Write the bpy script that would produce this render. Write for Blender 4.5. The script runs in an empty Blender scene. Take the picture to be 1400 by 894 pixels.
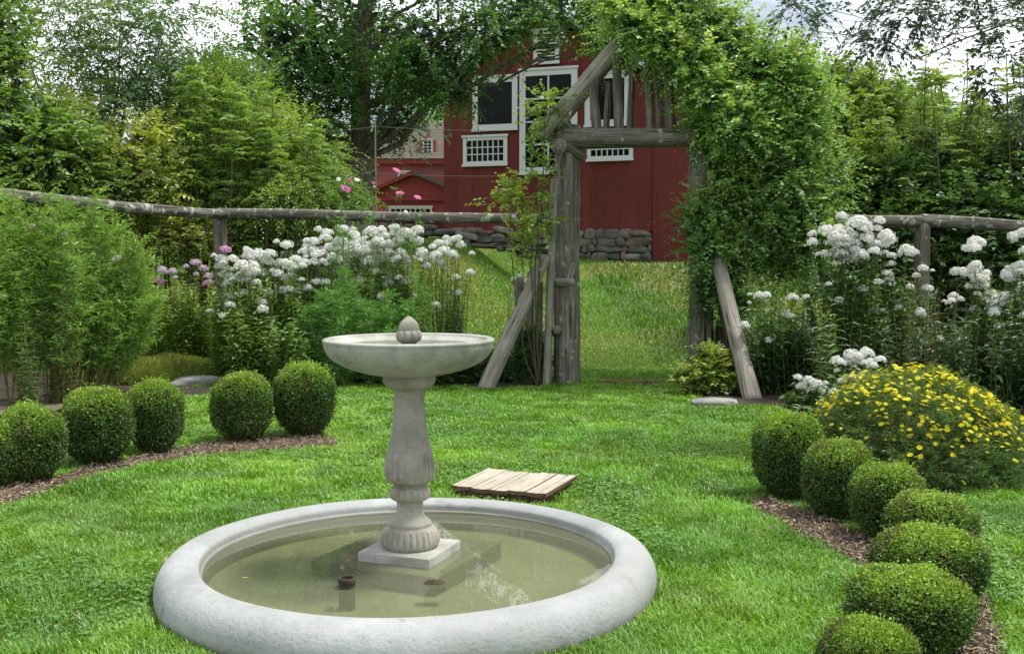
import bpy, bmesh, math, random
import numpy as np
from mathutils import Vector, Matrix, Quaternion
rng = np.random.default_rng(11)
random.seed(5)
SC = bpy.context.scene
COL = SC.collection
PI = math.pi
H, F, PITCH = 1.5, 1450.0, 0.06
cP, sP = math.cos(PITCH), math.sin(PITCH)

# ------------------------------------------------------------------ measuring
def ray(px, py):
    dx, du = (px - 700) / F, (447 - py) / F
    return np.array([dx, cP + du * sP, -sP + du * cP])
def A(px, py, Y):                     # point seen at a photo pixel, at distance Y
    r = ray(px, py); return r * (Y / r[1]) + np.array([0, 0, H])
def G(px, py, z=0.0):                 # point on a level surface
    r = ray(px, py); return r * ((z - H) / r[2]) + np.array([0, 0, H])

# ------------------------------------------------------------------ noise
def _hash(ix, iy, iz):
    n = (ix * 374761393 + iy * 668265263 + iz * 2147483647 + 1013) & 0xffffffff
    n = ((n ^ (n >> 13)) * 1274126177) & 0xffffffff
    n = ((n ^ (n >> 16)) * 2246822519) & 0xffffffff
    return ((n ^ (n >> 15)) & 0xffffff) / float(0xffffff)
def vnoise(P, s=1.0, off=0.0):
    P = np.asarray(P, float) * s + off + 1000.0
    i = np.floor(P).astype(np.int64); f = P - i; f = f * f * (3 - 2 * f)
    r = 0
    for a in (0, 1):
        for b in (0, 1):
            for c in (0, 1):
                w = (f[..., 0] if a else 1 - f[..., 0]) * (f[..., 1] if b else 1 - f[..., 1]) * (f[..., 2] if c else 1 - f[..., 2])
                r = r + w * _hash(i[..., 0] + a, i[..., 1] + b, i[..., 2] + c)
    return r
def sstep(a, b, x):
    t = np.clip((np.asarray(x, float) - a) / (b - a), 0, 1); return t * t * (3 - 2 * t)
def norm(v):
    return v / np.maximum(np.linalg.norm(v, axis=-1, keepdims=True), 1e-9)
def rdir(n):
    return norm(rng.normal(size=(n, 3)))

# ------------------------------------------------------------------ objects
def tag(o, label=None, cat=None, group=None, kind=None):
    if label: o['label'] = label
    if cat: o['category'] = cat
    if group: o['group'] = group
    if kind: o['kind'] = kind
    return o
def empty(name, loc=(0, 0, 0), rotz=0.0):
    o = bpy.data.objects.new(name, None); COL.objects.link(o)
    o.location = loc; o.rotation_euler = (0, 0, rotz); o.empty_display_size = .1
    return o
def link(name, me, parent=None):
    o = bpy.data.objects.new(name, me); COL.objects.link(o)
    if parent is not None: o.parent = parent
    return o
def copy_tree(o, parent=None):
    c = o.copy(); COL.objects.link(c)
    if parent is not None: c.parent = parent
    for ch in [k for k in o.children]: copy_tree(ch, c)
    return c
def mesh_np(name, V, T=None, Q=None, mat=None, parent=None, col=None, smooth=False, mats=None, midx=None):
    me = bpy.data.meshes.new(name)
    V = np.asarray(V, np.float32).reshape(-1, 3)
    T = np.zeros((0, 3), np.int32) if T is None else np.asarray(T, np.int32).reshape(-1, 3)
    Q = np.zeros((0, 4), np.int32) if Q is None else np.asarray(Q, np.int32).reshape(-1, 4)
    me.vertices.add(len(V)); me.vertices.foreach_set('co', V.ravel())
    nl = len(T) * 3 + len(Q) * 4
    me.loops.add(nl); me.loops.foreach_set('vertex_index', np.concatenate([T.ravel(), Q.ravel()]))
    me.polygons.add(len(T) + len(Q))
    ls = np.concatenate([np.arange(len(T)) * 3, len(T) * 3 + np.arange(len(Q)) * 4]).astype(np.int32)
    me.polygons.foreach_set('loop_start', ls)
    if midx is not None: me.polygons.foreach_set('material_index', np.asarray(midx, np.int32))
    me.polygons.foreach_set('use_smooth', np.full(len(ls), bool(smooth)))
    me.update(calc_edges=True)
    if col is not None:
        a = me.color_attributes.new('Col', 'FLOAT_COLOR', 'POINT')
        c = np.ones((len(V), 4), np.float32); c[:, :3] = col
        a.data.foreach_set('color', c.ravel())
    for m in (mats or ([mat] if mat else [])): me.materials.append(m)
    return link(name, me, parent)

# leaf templates: u along, v across, w up
TPL = {
 'dia': (np.array([(0,0,0),(.45,.5,.09),(1,0,-.06),(.45,-.5,.09)]), np.array([(0,2,1),(0,3,2)])),
 'lance': (np.array([(0,0,0),(.3,.5,.08),(.3,0,0),(.3,-.5,.08),(.68,.36,.0),(.68,0,-.06),(.68,-.36,.0),(1,0,-.22)]),
           np.array([(0,2,1),(0,3,2),(1,2,5),(1,5,4),(2,3,6),(2,6,5),(4,5,7),(5,6,7)])),
 'oval': (np.array([(0,0,0),(.25,.42,.07),(.7,.42,.05),(1,0,-.08),(.7,-.42,.05),(.25,-.42,.07)]),
          np.array([(0,3,2),(0,2,1),(0,5,4),(0,4,3)])),
 'thin': (np.array([(0,.5,0),(0,-.5,0),(1,0,-.06)]), np.array([(0,1,2)])),
}
class Bunch:
    """collects many small faces that become one mesh"""
    def __init__(s): s.V, s.T, s.C, s.n = [], [], [], 0
    def add(s, V, T, C):
        s.V.append(V.reshape(-1, 3)); s.T.append(T.reshape(-1, 3) + s.n); s.C.append(C.reshape(-1, 3)); s.n += len(s.V[-1])
    def leaves(s, P, D, N, L, W, C, shape='dia'):
        tv, tt = TPL[shape]; n, k = len(P), len(tv)
        if n == 0: return
        D = norm(D); S = norm(np.cross(N, D)); N = np.cross(D, S)
        L = np.broadcast_to(np.asarray(L, float), (n,))[:, None, None]; W = np.broadcast_to(np.asarray(W, float), (n,))[:, None, None]
        V = P[:, None, :] + tv[None, :, 0:1] * L * D[:, None] + tv[None, :, 1:2] * W * S[:, None] + tv[None, :, 2:3] * L * N[:, None]
        T = tt[None] + (np.arange(n) * k)[:, None, None]
        s.add(V, T, np.repeat(np.broadcast_to(C, (n, 3)), k, 0))
    def twigs(s, P, D, L, K, lL, lW, col, shape='dia', droop=.15, spread=1.0, jit=.25, planar=.5, stem=None, vary=.22, gain=2.5):
        """M twigs, K leaves on each"""
        M = len(P)
        if M == 0: return
        D = norm(D); up = np.array([0, 0, 1.0])
        S = norm(np.cross(D, up + .01 * rng.normal(size=(M, 3)))); U = np.cross(S, D)
        L = np.broadcast_to(np.asarray(L, float), (M,))
        t = (np.arange(K) + .5) / K
        sg = np.where(np.arange(K) % 2, 1.0, -1.0)
        base = P[:, None] + D[:, None] * (L[:, None] * t)[..., None] - up * (L[:, None] * droop * t ** 2)[..., None]
        ld = D[:, None] * .55 + S[:, None] * (sg * spread)[None, :, None] - up * (droop * 1.2 * t)[None, :, None] + rng.normal(size=(M, K, 3)) * jit
        ln = U[:, None] * planar + up * .5 + rng.normal(size=(M, K, 3)) * .4
        c = np.broadcast_to(col, (M, 3))[:, None] * (1 + vary * rng.normal(size=(M, K, 1)))
        c = np.clip(c, .004, 1).reshape(-1, 3); c = gain * c / (1 + 1.5 * c)
        sc = (1 + .25 * rng.normal(size=M * K)).clip(.5, 1.6) * (1 - .25 * np.tile(t, M))
        s.leaves(base.reshape(-1, 3), ld.reshape(-1, 3), ln.reshape(-1, 3), lL * sc, lW * sc, c, shape)
        if stem is not None:
            r, sc_ = stem
            e = P + D * L[:, None] - up * (L * droop)[:, None]
            s.sticks(P, e, r, sc_)
    def sticks(s, P, E, r, col):
        n = len(P)
        if n == 0: return
        d = norm(E - P); a = norm(np.cross(d, np.array([.3, .2, 1.0]) + 0 * d)); b = np.cross(d, a)
        r = np.broadcast_to(np.asarray(r, float), (n,))[:, None]
        V = []
        for ang in (0, 2.094, 4.189): V.append(P + r * (a * math.cos(ang) + b * math.sin(ang)))
        for ang in (0, 2.094, 4.189): V.append(E + .5 * r * (a * math.cos(ang) + b * math.sin(ang)))
        V = np.stack(V, 1)
        tt = np.array([(0,1,4),(0,4,3),(1,2,5),(1,5,4),(2,0,3),(2,3,5)])
        s.add(V, tt[None] + (np.arange(n) * 6)[:, None, None], np.repeat(np.broadcast_to(col, (n, 3)), 6, 0))
    def tube(s, pts, rad, col, seg=8):
        pts = np.asarray(pts, float); n = len(pts); rad = np.broadcast_to(np.asarray(rad, float), (n,))
        tg = norm(np.gradient(pts, axis=0))
        a = norm(np.cross(tg, np.array([.31, .87, .2]) + 0 * tg)); b = np.cross(tg, a)
        th = np.arange(seg) / seg * 2 * PI
        V = pts[:, None] + rad[:, None, None] * (a[:, None] * np.cos(th)[None, :, None] + b[:, None] * np.sin(th)[None, :, None])
        T = []
        for i in range(n - 1):
            for j in range(seg):
                p, q = i * seg + j, i * seg + (j + 1) % seg
                T += [(p, q, q + seg), (p, q + seg, p + seg)]
        s.add(V, np.array(T), np.repeat(np.broadcast_to(col, (1, 3)), n * seg, 0))
    def build(s, name, mat, parent=None, smooth=False):
        return mesh_np(name, np.concatenate(s.V), np.concatenate(s.T), None, mat, parent, np.concatenate(s.C), smooth)

def bez(p, q, sag=(0, 0, 0), n=8, wig=0.0):
    p, q, sag = np.asarray(p, float), np.asarray(q, float), np.asarray(sag, float)
    t = np.linspace(0, 1, n)[:, None]
    r = p * (1 - t) + q * t + sag * 4 * t * (1 - t)
    if wig: r[1:-1] += rng.normal(size=(n - 2, 3)) * wig
    return r
def ellip(c, r, n, shell=.75, gap=0.0, gs=1.5):
    """points in an ellipsoid, mostly near its skin, with noisy gaps"""
    m = int(n * (1 + 1.6 * gap)) + 8
    d = rdir(m); rad = (shell + (1 - shell) * rng.random(m)) * np.where(rng.random(m) < .3, rng.random(m) ** .4, 1)
    rad *= .8 + .45 * vnoise(d * 2 + np.asarray(c), 1.3)
    P = np.asarray(c) + d * np.asarray(r) * rad[:, None]
    if gap:
        k = vnoise(P, gs) + .15 * rng.random(m) > gap * .95
        P, d = P[k], d[k]
    return P[:n], d[:n]

# ------------------------------------------------------------------ materials
def mat(name):
    m = bpy.data.materials.new(name); m.use_nodes = True
    nt = m.node_tree; nt.nodes.clear()
    out = nt.nodes.new('ShaderNodeOutputMaterial')
    return m, nt, out
def N(nt, t, **kw):
    n = nt.nodes.new(t)
    for k, v in kw.items():
        if k in n.inputs: n.inputs[k].default_value = v
        else: setattr(n, k, v)
    return n
def ramp(nt, src, stops):
    r = nt.nodes.new('ShaderNodeValToRGB'); e = r.color_ramp.elements
    while len(e) < len(stops): e.new(.5)
    for el, (p, c) in zip(e, stops):
        el.position = p; el.color = (*c, 1) if len(c) == 3 else c
    nt.links.new(src, r.inputs[0]); return r.outputs[0]
def mixc(nt, f, a, b, mode='MIX'):
    m = nt.nodes.new('ShaderNodeMix'); m.data_type = 'RGBA'; m.blend_type = mode
    for s, v in ((m.inputs[0], f), (m.inputs[6], a), (m.inputs[7], b)):
        if isinstance(v, bpy.types.NodeSocket): nt.links.new(v, s)
        else: s.default_value = v if isinstance(v, float) else (*v, 1)
    return m.outputs[2]
def texco(nt, scale=(1, 1, 1), kind='Object'):
    tc = nt.nodes.new('ShaderNodeTexCoord'); mp = nt.nodes.new('ShaderNodeMapping')
    mp.inputs['Scale'].default_value = scale; nt.links.new(tc.outputs[kind], mp.inputs[0]); return mp.outputs[0]
def noise(nt, co, s, d=5, r=.6, dist=0.0):
    n = N(nt, 'ShaderNodeTexNoise'); n.inputs['Scale'].default_value = s; n.inputs['Detail'].default_value = d
    n.inputs['Roughness'].default_value = r; n.inputs['Distortion'].default_value = dist
    nt.links.new(co, n.inputs['Vector']); return n.outputs[0]
def princ(nt, out, col, rough=.8, bump=None, bs=.3, bd=.02, spec=.3):
    p = nt.nodes.new('ShaderNodeBsdfPrincipled'); p.inputs['Roughness'].default_value = rough
    p.inputs['Specular IOR Level'].default_value = spec
    if isinstance(col, bpy.types.NodeSocket): nt.links.new(col, p.inputs['Base Color'])
    else: p.inputs['Base Color'].default_value = (*col, 1)
    if bump is not None:
        b = nt.nodes.new('ShaderNodeBump'); b.inputs['Strength'].default_value = bs; b.inputs['Distance'].default_value = bd
        nt.links.new(bump, b.inputs['Height']); nt.links.new(b.outputs[0], p.inputs['Normal'])
    nt.links.new(p.outputs[0], out.inputs[0]); return p
def leafmat(name, trans=.35, gloss=.05, rough=.45, ty=(1.25, 1.15, .6)):
    m, nt, out = mat(name)
    a = N(nt, 'ShaderNodeVertexColor', layer_name='Col').outputs[0]
    d = N(nt, 'ShaderNodeBsdfDiffuse'); nt.links.new(a, d.inputs[0])
    t = N(nt, 'ShaderNodeBsdfTranslucent'); nt.links.new(mixc(nt, 1.0, a, ty, 'MULTIPLY'), t.inputs[0])
    x = N(nt, 'ShaderNodeMixShader'); x.inputs[0].default_value = trans
    nt.links.new(d.outputs[0], x.inputs[1]); nt.links.new(t.outputs[0], x.inputs[2])
    g = N(nt, 'ShaderNodeBsdfGlossy'); g.inputs['Roughness'].default_value = rough; g.inputs[0].default_value = (.9, .95, 1, 1)
    y = N(nt, 'ShaderNodeMixShader'); y.inputs[0].default_value = gloss
    nt.links.new(x.outputs[0], y.inputs[1]); nt.links.new(g.outputs[0], y.inputs[2]); nt.links.new(y.outputs[0], out.inputs[0])
    return m
M = {}
M['leaf'] = leafmat('leaf', .42)
M['gloss_leaf'] = leafmat('glossy_leaf', .25, .08, .35)
M['box_leaf'] = leafmat('boxwood_leaf', .28, .035, .5)
M['grass'] = leafmat('grass_blade', .35, .045, .45, (1.1, 1.1, .6))
M['petal'] = leafmat('petal', .4, .02, .6, (1, 1, 1))
M['twig'] = leafmat('twig_bark', 0.0, .02, .7)

def wood(name, dark, mid, light, lichen=.0):
    m, nt, out = mat(name)
    co = texco(nt, (11, 11, .9)); co2 = texco(nt, (1, 1, 1))
    g = noise(nt, co, 2.2, 8, .68, .5); b = noise(nt, co2, 2.5, 4)
    cr = noise(nt, texco(nt, (34, 34, .8)), 1.0, 4, .6, 1.2)
    c = ramp(nt, g, [(.28, dark), (.5, mid), (.72, light)])
    c = mixc(nt, ramp(nt, b, [(.35, (.0, .0, .0)), (.7, (.55, .55, .55))]), c, tuple(x * .55 for x in mid))
    c = mixc(nt, ramp(nt, cr, [(.36, (1, 1, 1)), (.43, (0, 0, 0))]), c, tuple(x * .35 for x in dark))
    if lichen:
        l = noise(nt, co2, 9, 4, .6)
        c = mixc(nt, ramp(nt, l, [(.62 - lichen * .15, (0, 0, 0)), (.68 - lichen * .1, (1, 1, 1))]), c, (.36, .4, .33))
    princ(nt, out, c, .9, g, .7, .02, .15); return m
M['log'] = wood('weathered_log', (.06, .052, .042), (.19, .17, .14), (.37, .345, .3), .1)
M['pale_log'] = wood('pale_weathered_log', (.13, .115, .095), (.31, .285, .24), (.48, .45, .39))
M['rail'] = wood('lichen_rail', (.045, .042, .034), (.14, .13, .105), (.3, .29, .25), .45)
M['plank'] = wood('weathered_plank', (.32, .28, .22), (.48, .43, .35), (.62, .57, .49))
M['red_plank'] = wood('reddish_plank_edge', (.1, .06, .04), (.2, .12, .08), (.3, .2, .14))
M['bark'] = wood('tree_bark', (.05, .045, .035), (.15, .13, .1), (.26, .235, .19), .1)

def stone(name, a, b, c, s=3.0, bumps=.4, spots=.0, rough=.85):
    m, nt, out = mat(name)
    co = texco(nt); n1 = noise(nt, co, s, 8, .62); n2 = noise(nt, co, s * 14, 4, .7); n3 = noise(nt, co, s * .6, 3)
    k = ramp(nt, n1, [(.3, a), (.5, b), (.72, c)])
    k = mixc(nt, ramp(nt, n2, [(.35, (.22, .22, .22)), (.55, (0, 0, 0))]), k, tuple(x * .5 for x in a))
    if spots: k = mixc(nt, ramp(nt, n3, [(.5, (0, 0, 0)), (.66, (spots, spots, spots))]), k, (.13, .15, .1))
    mx = N(nt, 'ShaderNodeMath', operation='ADD'); nt.links.new(n1, mx.inputs[0]); nt.links.new(n2, mx.inputs[1])
    princ(nt, out, k, rough, mx.outputs[0], bumps, .006, .25); return m
M['rim'] = stone('pale_concrete', (.27, .285, .285), (.40, .42, .42), (.49, .505, .50), 3.2, .5, .3)
def rim_mat():
    m, nt, out = mat('pool_rim_concrete'); co = texco(nt); sx = N(nt, 'ShaderNodeSeparateXYZ'); nt.links.new(co, sx.inputs[0])
    n1 = noise(nt, co, 3.2, 9, .65); n2 = noise(nt, co, 60, 3, .7); n3 = noise(nt, co, 1.1, 5, .6); n4 = noise(nt, co, 9, 6, .7)
    c = ramp(nt, n1, [(.3, (.26, .275, .275)), (.5, (.36, .375, .375)), (.72, (.44, .455, .45))])
    c = mixc(nt, ramp(nt, n3, [(.42, (0, 0, 0)), (.62, (.6, .6, .6))]), c, (.27, .28, .265))
    c = mixc(nt, ramp(nt, n4, [(.62, (0, 0, 0)), (.7, (.7, .7, .7))]), c, (.2, .2, .185))
    c = mixc(nt, ramp(nt, n2, [(.3, (.5, .5, .5)), (.42, (0, 0, 0))]), c, (.17, .17, .16))
    a = N(nt, 'ShaderNodeMath', operation='MULTIPLY_ADD'); nt.links.new(n4, a.inputs[0]); a.inputs[1].default_value = .09; nt.links.new(sx.outputs[2], a.inputs[2])
    c = mixc(nt, ramp(nt, a.outputs[0], [(.03, (1, 1, 1)), (.1, (0, 0, 0))]), c, (.13, .12, .085))
    r = N(nt, 'ShaderNodeVectorMath', operation='LENGTH'); nt.links.new(co, r.inputs[0])
    b_ = N(nt, 'ShaderNodeMath', operation='MULTIPLY_ADD'); nt.links.new(n4, b_.inputs[0]); b_.inputs[1].default_value = .02; nt.links.new(r.outputs['Value'], b_.inputs[2])
    c = mixc(nt, ramp(nt, b_.outputs[0], [(.955, (.8, .8, .8)), (.985, (0, 0, 0))]), c, (.16, .155, .1))
    mx = N(nt, 'ShaderNodeMath', operation='ADD'); nt.links.new(n4, mx.inputs[0]); nt.links.new(n2, mx.inputs[1])
    princ(nt, out, c, .85, mx.outputs[0], .5, .008, .25); return m
M['rim'] = rim_mat()
M['cast'] = stone('cast_stone', (.2, .19, .15), (.35, .33, .28), (.45, .43, .37), 6, .7, .45)
M['bowl'] = stone('bowl_stone', (.25, .25, .215), (.41, .405, .365), (.52, .515, .47), 4, .6, .6)
M['rock'] = stone('field_stone', (.09, .09, .085), (.2, .195, .18), (.36, .35, .33), 2.5, .9, .5)
def wall_stone():
    m, nt, out = mat('wall_stone'); co = texco(nt); a = N(nt, 'ShaderNodeVertexColor', layer_name='Col').outputs[0]
    n1 = noise(nt, co, 5, 8, .65); c = mixc(nt, 1.0, a, ramp(nt, n1, [(.3, (.55, .55, .55)), (.7, (1.4, 1.4, 1.35))]), 'MULTIPLY')
    princ(nt, out, c, .95, n1, .8, .03, .1); return m
M['wall_stone'] = wall_stone()
M['edging'] = stone('edging_stone', (.16, .16, .15), (.3, .3, .28), (.44, .43, .4), 4, .8, .3)
M['mud'] = stone('pool_mud', (.2, .21, .12), (.25, .265, .155), (.3, .31, .2), 2.5, .2)
M['wet_slab'] = stone('wet_slab', (.13, .13, .075), (.18, .18, .105), (.23, .23, .14), 5, .2)
M['pipe'] = stone('rusty_pipe', (.035, .03, .02), (.06, .05, .035), (.09, .075, .05), 20, .4)
M['soil'] = stone('bed_soil', (.02, .015, .01), (.045, .035, .024), (.075, .06, .042), 9, 1.0)
M['dirt'] = stone('dirt_path', (.1, .08, .06), (.16, .13, .1), (.22, .19, .15), 6, .8)

def ground_mat():
    m, nt, out = mat('ground_turf')
    co = texco(nt); n1 = noise(nt, co, .5, 5); n2 = noise(nt, co, 14, 5, .7); n3 = noise(nt, co, .05, 3)
    c = mixc(nt, n2, (.018, .04, .006), (.05, .1, .015))
    sx = N(nt, 'ShaderNodeSeparateXYZ'); nt.links.new(co, sx.inputs[0])
    far = N(nt, 'ShaderNodeMapRange'); far.inputs[1].default_value = 13; far.inputs[2].default_value = 17; nt.links.new(sx.outputs[1], far.inputs[0])
    d = mixc(nt, ramp(nt, n1, [(.35, (0, 0, 0)), (.65, (1, 1, 1))]), (.1, .18, .022), (.19, .2, .05))
    d = mixc(nt, ramp(nt, n2, [(.3, (.7, .7, .7)), (.7, (0, 0, 0))]), d, (.04, .05, .015))
    c = mixc(nt, far.outputs[0], c, d)
    princ(nt, out, c, .95, n2, 1.0, .03, .05); return m
M['ground'] = ground_mat()
def mulch_mat():
    m, nt, out = mat('bark_mulch')
    co = texco(nt, (1, 1.6, 1)); v = N(nt, 'ShaderNodeTexVoronoi'); v.inputs['Scale'].default_value = 70; nt.links.new(co, v.inputs['Vector'])
    s = N(nt, 'ShaderNodeSeparateColor'); nt.links.new(v.outputs['Color'], s.inputs[0])
    c = ramp(nt, s.outputs[0], [(0, (.08, .06, .042)), (.5, (.2, .15, .105)), (1, (.38, .3, .22))])
    princ(nt, out, c, .95, v.outputs['Distance'], 1.0, .02, .1); return m
M['mulch'] = mulch_mat()
def siding(name, base, w=.24, dark=.45, horizontal=False):
    m, nt, out = mat(name)
    co = texco(nt); s = N(nt, 'ShaderNodeSeparateXYZ'); nt.links.new(co, s.inputs[0])
    ax = s.outputs[2] if horizontal else s.outputs[0]
    d = N(nt, 'ShaderNodeMath', operation='DIVIDE'); nt.links.new(ax, d.inputs[0]); d.inputs[1].default_value = w
    fr = N(nt, 'ShaderNodeMath', operation='FRACT'); nt.links.new(d.outputs[0], fr.inputs[0])
    fl = N(nt, 'ShaderNodeMath', operation='FLOOR'); nt.links.new(d.outputs[0], fl.inputs[0])
    wn = N(nt, 'ShaderNodeTexWhiteNoise', noise_dimensions='1D'); nt.links.new(fl.outputs[0], wn.inputs['W'])
    n = noise(nt, texco(nt, (6, 6, .5)), 2, 5); n2 = noise(nt, co, .5, 4)
    c = mixc(nt, wn.outputs[0], tuple(x * .86 for x in base), tuple(x * 1.1 for x in base))
    c = mixc(nt, ramp(nt, n, [(.4, (0, 0, 0)), (.75, (.35, .35, .35))]), c, tuple(x * 1.35 + .012 for x in base))
    c = mixc(nt, ramp(nt, n2, [(.4, (.4, .4, .4)), (.6, (0, 0, 0))]), c, tuple(x * .65 for x in base))
    ln = ramp(nt, fr.outputs[0], [(0, (1, 1, 1)), (.06, (0, 0, 0)), (.94, (0, 0, 0)), (1, (1, 1, 1))])
    c = mixc(nt, ln, c, tuple(x * dark for x in base))
    princ(nt, out, c, .85, fr.outputs[0], .15, .01, .15); return m
M['barn_red'] = siding('red_vertical_boards', (.15, .034, .03), .24, .75)
M['house_red'] = siding('pinkish_red_clapboard', (.34, .12, .105), .14, .7, True)
M['pediment'] = siding('red_clapboard', (.26, .055, .05), .16, .7, True)
M['shingle'] = siding('grey_shingles', (.11, .1, .082), .18, .7, True)
M['dark_roof'] = siding('dark_roof_shingles', (.07, .06, .055), .18, .7, True)
def paint(name, c, rough=.6):
    m, nt, out = mat(name); co = texco(nt); n = noise(nt, co, 4, 5)
    princ(nt, out, mixc(nt, n, tuple(x * .86 for x in c), c), rough, n, .1, .005); return m
M['white'] = paint('white_paint', (.6, .62, .6))
M['cream'] = paint('cream_paint', (.6, .55, .47))
M['trim_red'] = paint('red_trim', (.22, .03, .026))
M['wire'] = paint('dull_wire', (.16, .16, .15))
M['ochre'] = paint('ochre_stone', (.3, .25, .12))
def glass():
    m, nt, out = mat('dark_window_glass')
    p = princ(nt, out, (.006, .008, .009), .08, None, spec=.08); return m
M['glass'] = glass()
def water(name, tint, rough=.004, bump=.03, murk_=.3, dc=(.27, .3, .2)):
    m, nt, out = mat(name)
    fr = N(nt, 'ShaderNodeFresnel'); fr.inputs[0].default_value = 1.33
    n = noise(nt, texco(nt), 9, 3); b = N(nt, 'ShaderNodeBump'); b.inputs['Strength'].default_value = bump; b.inputs['Distance'].default_value = .004
    nt.links.new(n, b.inputs['Height'])
    g = N(nt, 'ShaderNodeBsdfGlossy'); g.inputs['Roughness'].default_value = rough
    nt.links.new(b.outputs[0], g.inputs['Normal']); nt.links.new(b.outputs[0], fr.inputs['Normal'])
    t = N(nt, 'ShaderNodeBsdfTransparent'); t.inputs[0].default_value = (*tint, 1)
    d = N(nt, 'ShaderNodeBsdfDiffuse'); d.inputs[0].default_value = (*dc, 1)
    murk = N(nt, 'ShaderNodeMixShader'); murk.inputs[0].default_value = murk_
    nt.links.new(t.outputs[0], murk.inputs[1]); nt.links.new(d.outputs[0], murk.inputs[2])
    x = N(nt, 'ShaderNodeMixShader'); nt.links.new(fr.outputs[0], x.inputs[0])
    nt.links.new(murk.outputs[0], x.inputs[1]); nt.links.new(g.outputs[0], x.inputs[2]); nt.links.new(x.outputs[0], out.inputs[0]); return m
M['water'] = water('murky_water', (.93, .94, .82))
M['dark_water'] = water('dark_bowl_water', (.4, .4, .2), murk_=.6, dc=(.05, .055, .022))

# ------------------------------------------------------------------ camera, sun, sky
cam = bpy.data.cameras.new('camera'); co = bpy.data.objects.new('camera', cam); COL.objects.link(co)
cam.sensor_width = 36; cam.lens = 36 * F / 1400; cam.clip_end = 3000; cam.clip_start = .05
co.location = (0, 0, H); co.rotation_euler = (PI / 2 - PITCH, 0, 0); SC.camera = co
SUN = norm(np.array([.4, .05, .92]))
el, az = math.asin(SUN[2]), math.atan2(SUN[0], SUN[1])
sl = bpy.data.lights.new('sun', 'SUN'); so = bpy.data.objects.new('sun', sl); COL.objects.link(so)
sl.energy = 4.8; sl.angle = math.radians(10); sl.color = (1, .955, .87)
so.rotation_euler = Vector(SUN).to_track_quat('Z', 'Y').to_euler(); so.location = (6, 3, 12)
w = bpy.data.worlds.new('World'); SC.world = w; w.use_nodes = True
nt = w.node_tree; nt.nodes.clear()
wo = N(nt, 'ShaderNodeOutputWorld')
sk = N(nt, 'ShaderNodeTexSky', sky_type='NISHITA', sun_disc=False, sun_elevation=el, sun_rotation=az)
b1 = N(nt, 'ShaderNodeBackground'); b1.inputs[1].default_value = .1; nt.links.new(sk.outputs[0], b1.inputs[0])
b2 = N(nt, 'ShaderNodeBackground'); b2.inputs[0].default_value = (.93, .96, 1, 1); b2.inputs[1].default_value = 1.65
tc = N(nt, 'ShaderNodeTexCoord'); mp = N(nt, 'ShaderNodeMapping'); mp.inputs['Scale'].default_value = (1, 1, 2.2); mp.inputs['Location'].default_value = (.4, .1, .3)
nt.links.new(tc.outputs['Generated'], mp.inputs[0])
cl = noise(nt, mp.outputs[0], 2.3, 8, .55)
fc = ramp(nt, cl, [(.4, (.12, .12, .12)), (.56, (1, 1, 1))])
ms = N(nt, 'ShaderNodeMixShader'); nt.links.new(fc, ms.inputs[0]); nt.links.new(b1.outputs[0], ms.inputs[1]); nt.links.new(b2.outputs[0], ms.inputs[2])
nt.links.new(ms.outputs[0], wo.inputs[0])
SC.view_settings.view_transform = 'Standard'; SC.view_settings.look = 'None'; SC.view_settings.exposure = 0
SC.cycles.max_bounces = 8; SC.cycles.diffuse_bounces = 3; SC.cycles.transparent_max_bounces = 8
try: SC.cycles.use_denoising = True
except Exception: pass

# ------------------------------------------------------------------ ground
def terr(x, y):
    x = np.asarray(x, float); y = np.asarray(y, float)
    right = np.interp(y, [13.4, 20, 33, 60, 300], [0, .62, 1.62, 2.4, 2.4])
    left = np.interp(y, [13.9, 16, 22, 33, 60, 300], [0, .45, 2.0, 2.35, 2.6, 2.6])
    k = sstep(.6, -1.4, x)
    z = right * (1 - k) + left * k
    bump = (vnoise(np.stack([x, y, 0 * x], -1), .6) - .5) * .12 * sstep(14, 17, y)
    return z + bump
ys = np.concatenate([np.linspace(-30, 0, 8), np.linspace(1, 13, 25), np.linspace(13.2, 36, 100), np.linspace(38, 70, 20), np.linspace(80, 900, 20)])
xs = np.concatenate([-np.geomspace(700, 14, 16), np.linspace(-12, 12, 97), np.geomspace(14, 700, 16)])
gx, gy = np.meshgrid(xs, ys); gz = terr(gx, gy)
nx, ny = len(xs), len(ys); ii = (np.arange(ny - 1)[:, None] * nx + np.arange(nx - 1)[None]).ravel()
tag(mesh_np('ground', np.stack([gx, gy, gz], -1).reshape(-1, 3), None, np.stack([ii, ii + 1, ii + nx + 1, ii + nx], 1), M['ground'], smooth=True), kind='structure')

PC = np.array([-.482, 4.93]); R_OUT = 1.155
def inpoly(P, poly):
    x, y = P[:, 0], P[:, 1]; r = np.zeros(len(P), bool); n = len(poly)
    for i in range(n):
        (x1, y1), (x2, y2) = poly[i], poly[(i + 1) % n]
        c = ((y1 > y) != (y2 > y)) & (x < (x2 - x1) * (y - y1) / (y2 - y1 + 1e-12) + x1); r ^= c
    return r
def gp(lst): return [tuple(G(a, b)[:2]) for a, b in lst]
MULCH_L = gp([(-260, 880), (-120, 765), (0, 698), (95, 661), (200, 635), (310, 621), (400, 616), (448, 613), (464, 608), (452, 600), (380, 598), (290, 606), (210, 622), (140, 636), (70, 656), (0, 670), (-120, 715), (-260, 800)])
MULCH_R = gp([(1022, 686), (1050, 684), (1090, 698), (1140, 716), (1200, 745), (1290, 775), (1350, 825), (1368, 880), (1380, 960), (1150, 1010), (1120, 960), (1165, 880), (1190, 830), (1190, 790), (1165, 768), (1120, 745), (1075, 722), (1035, 702)])
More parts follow.
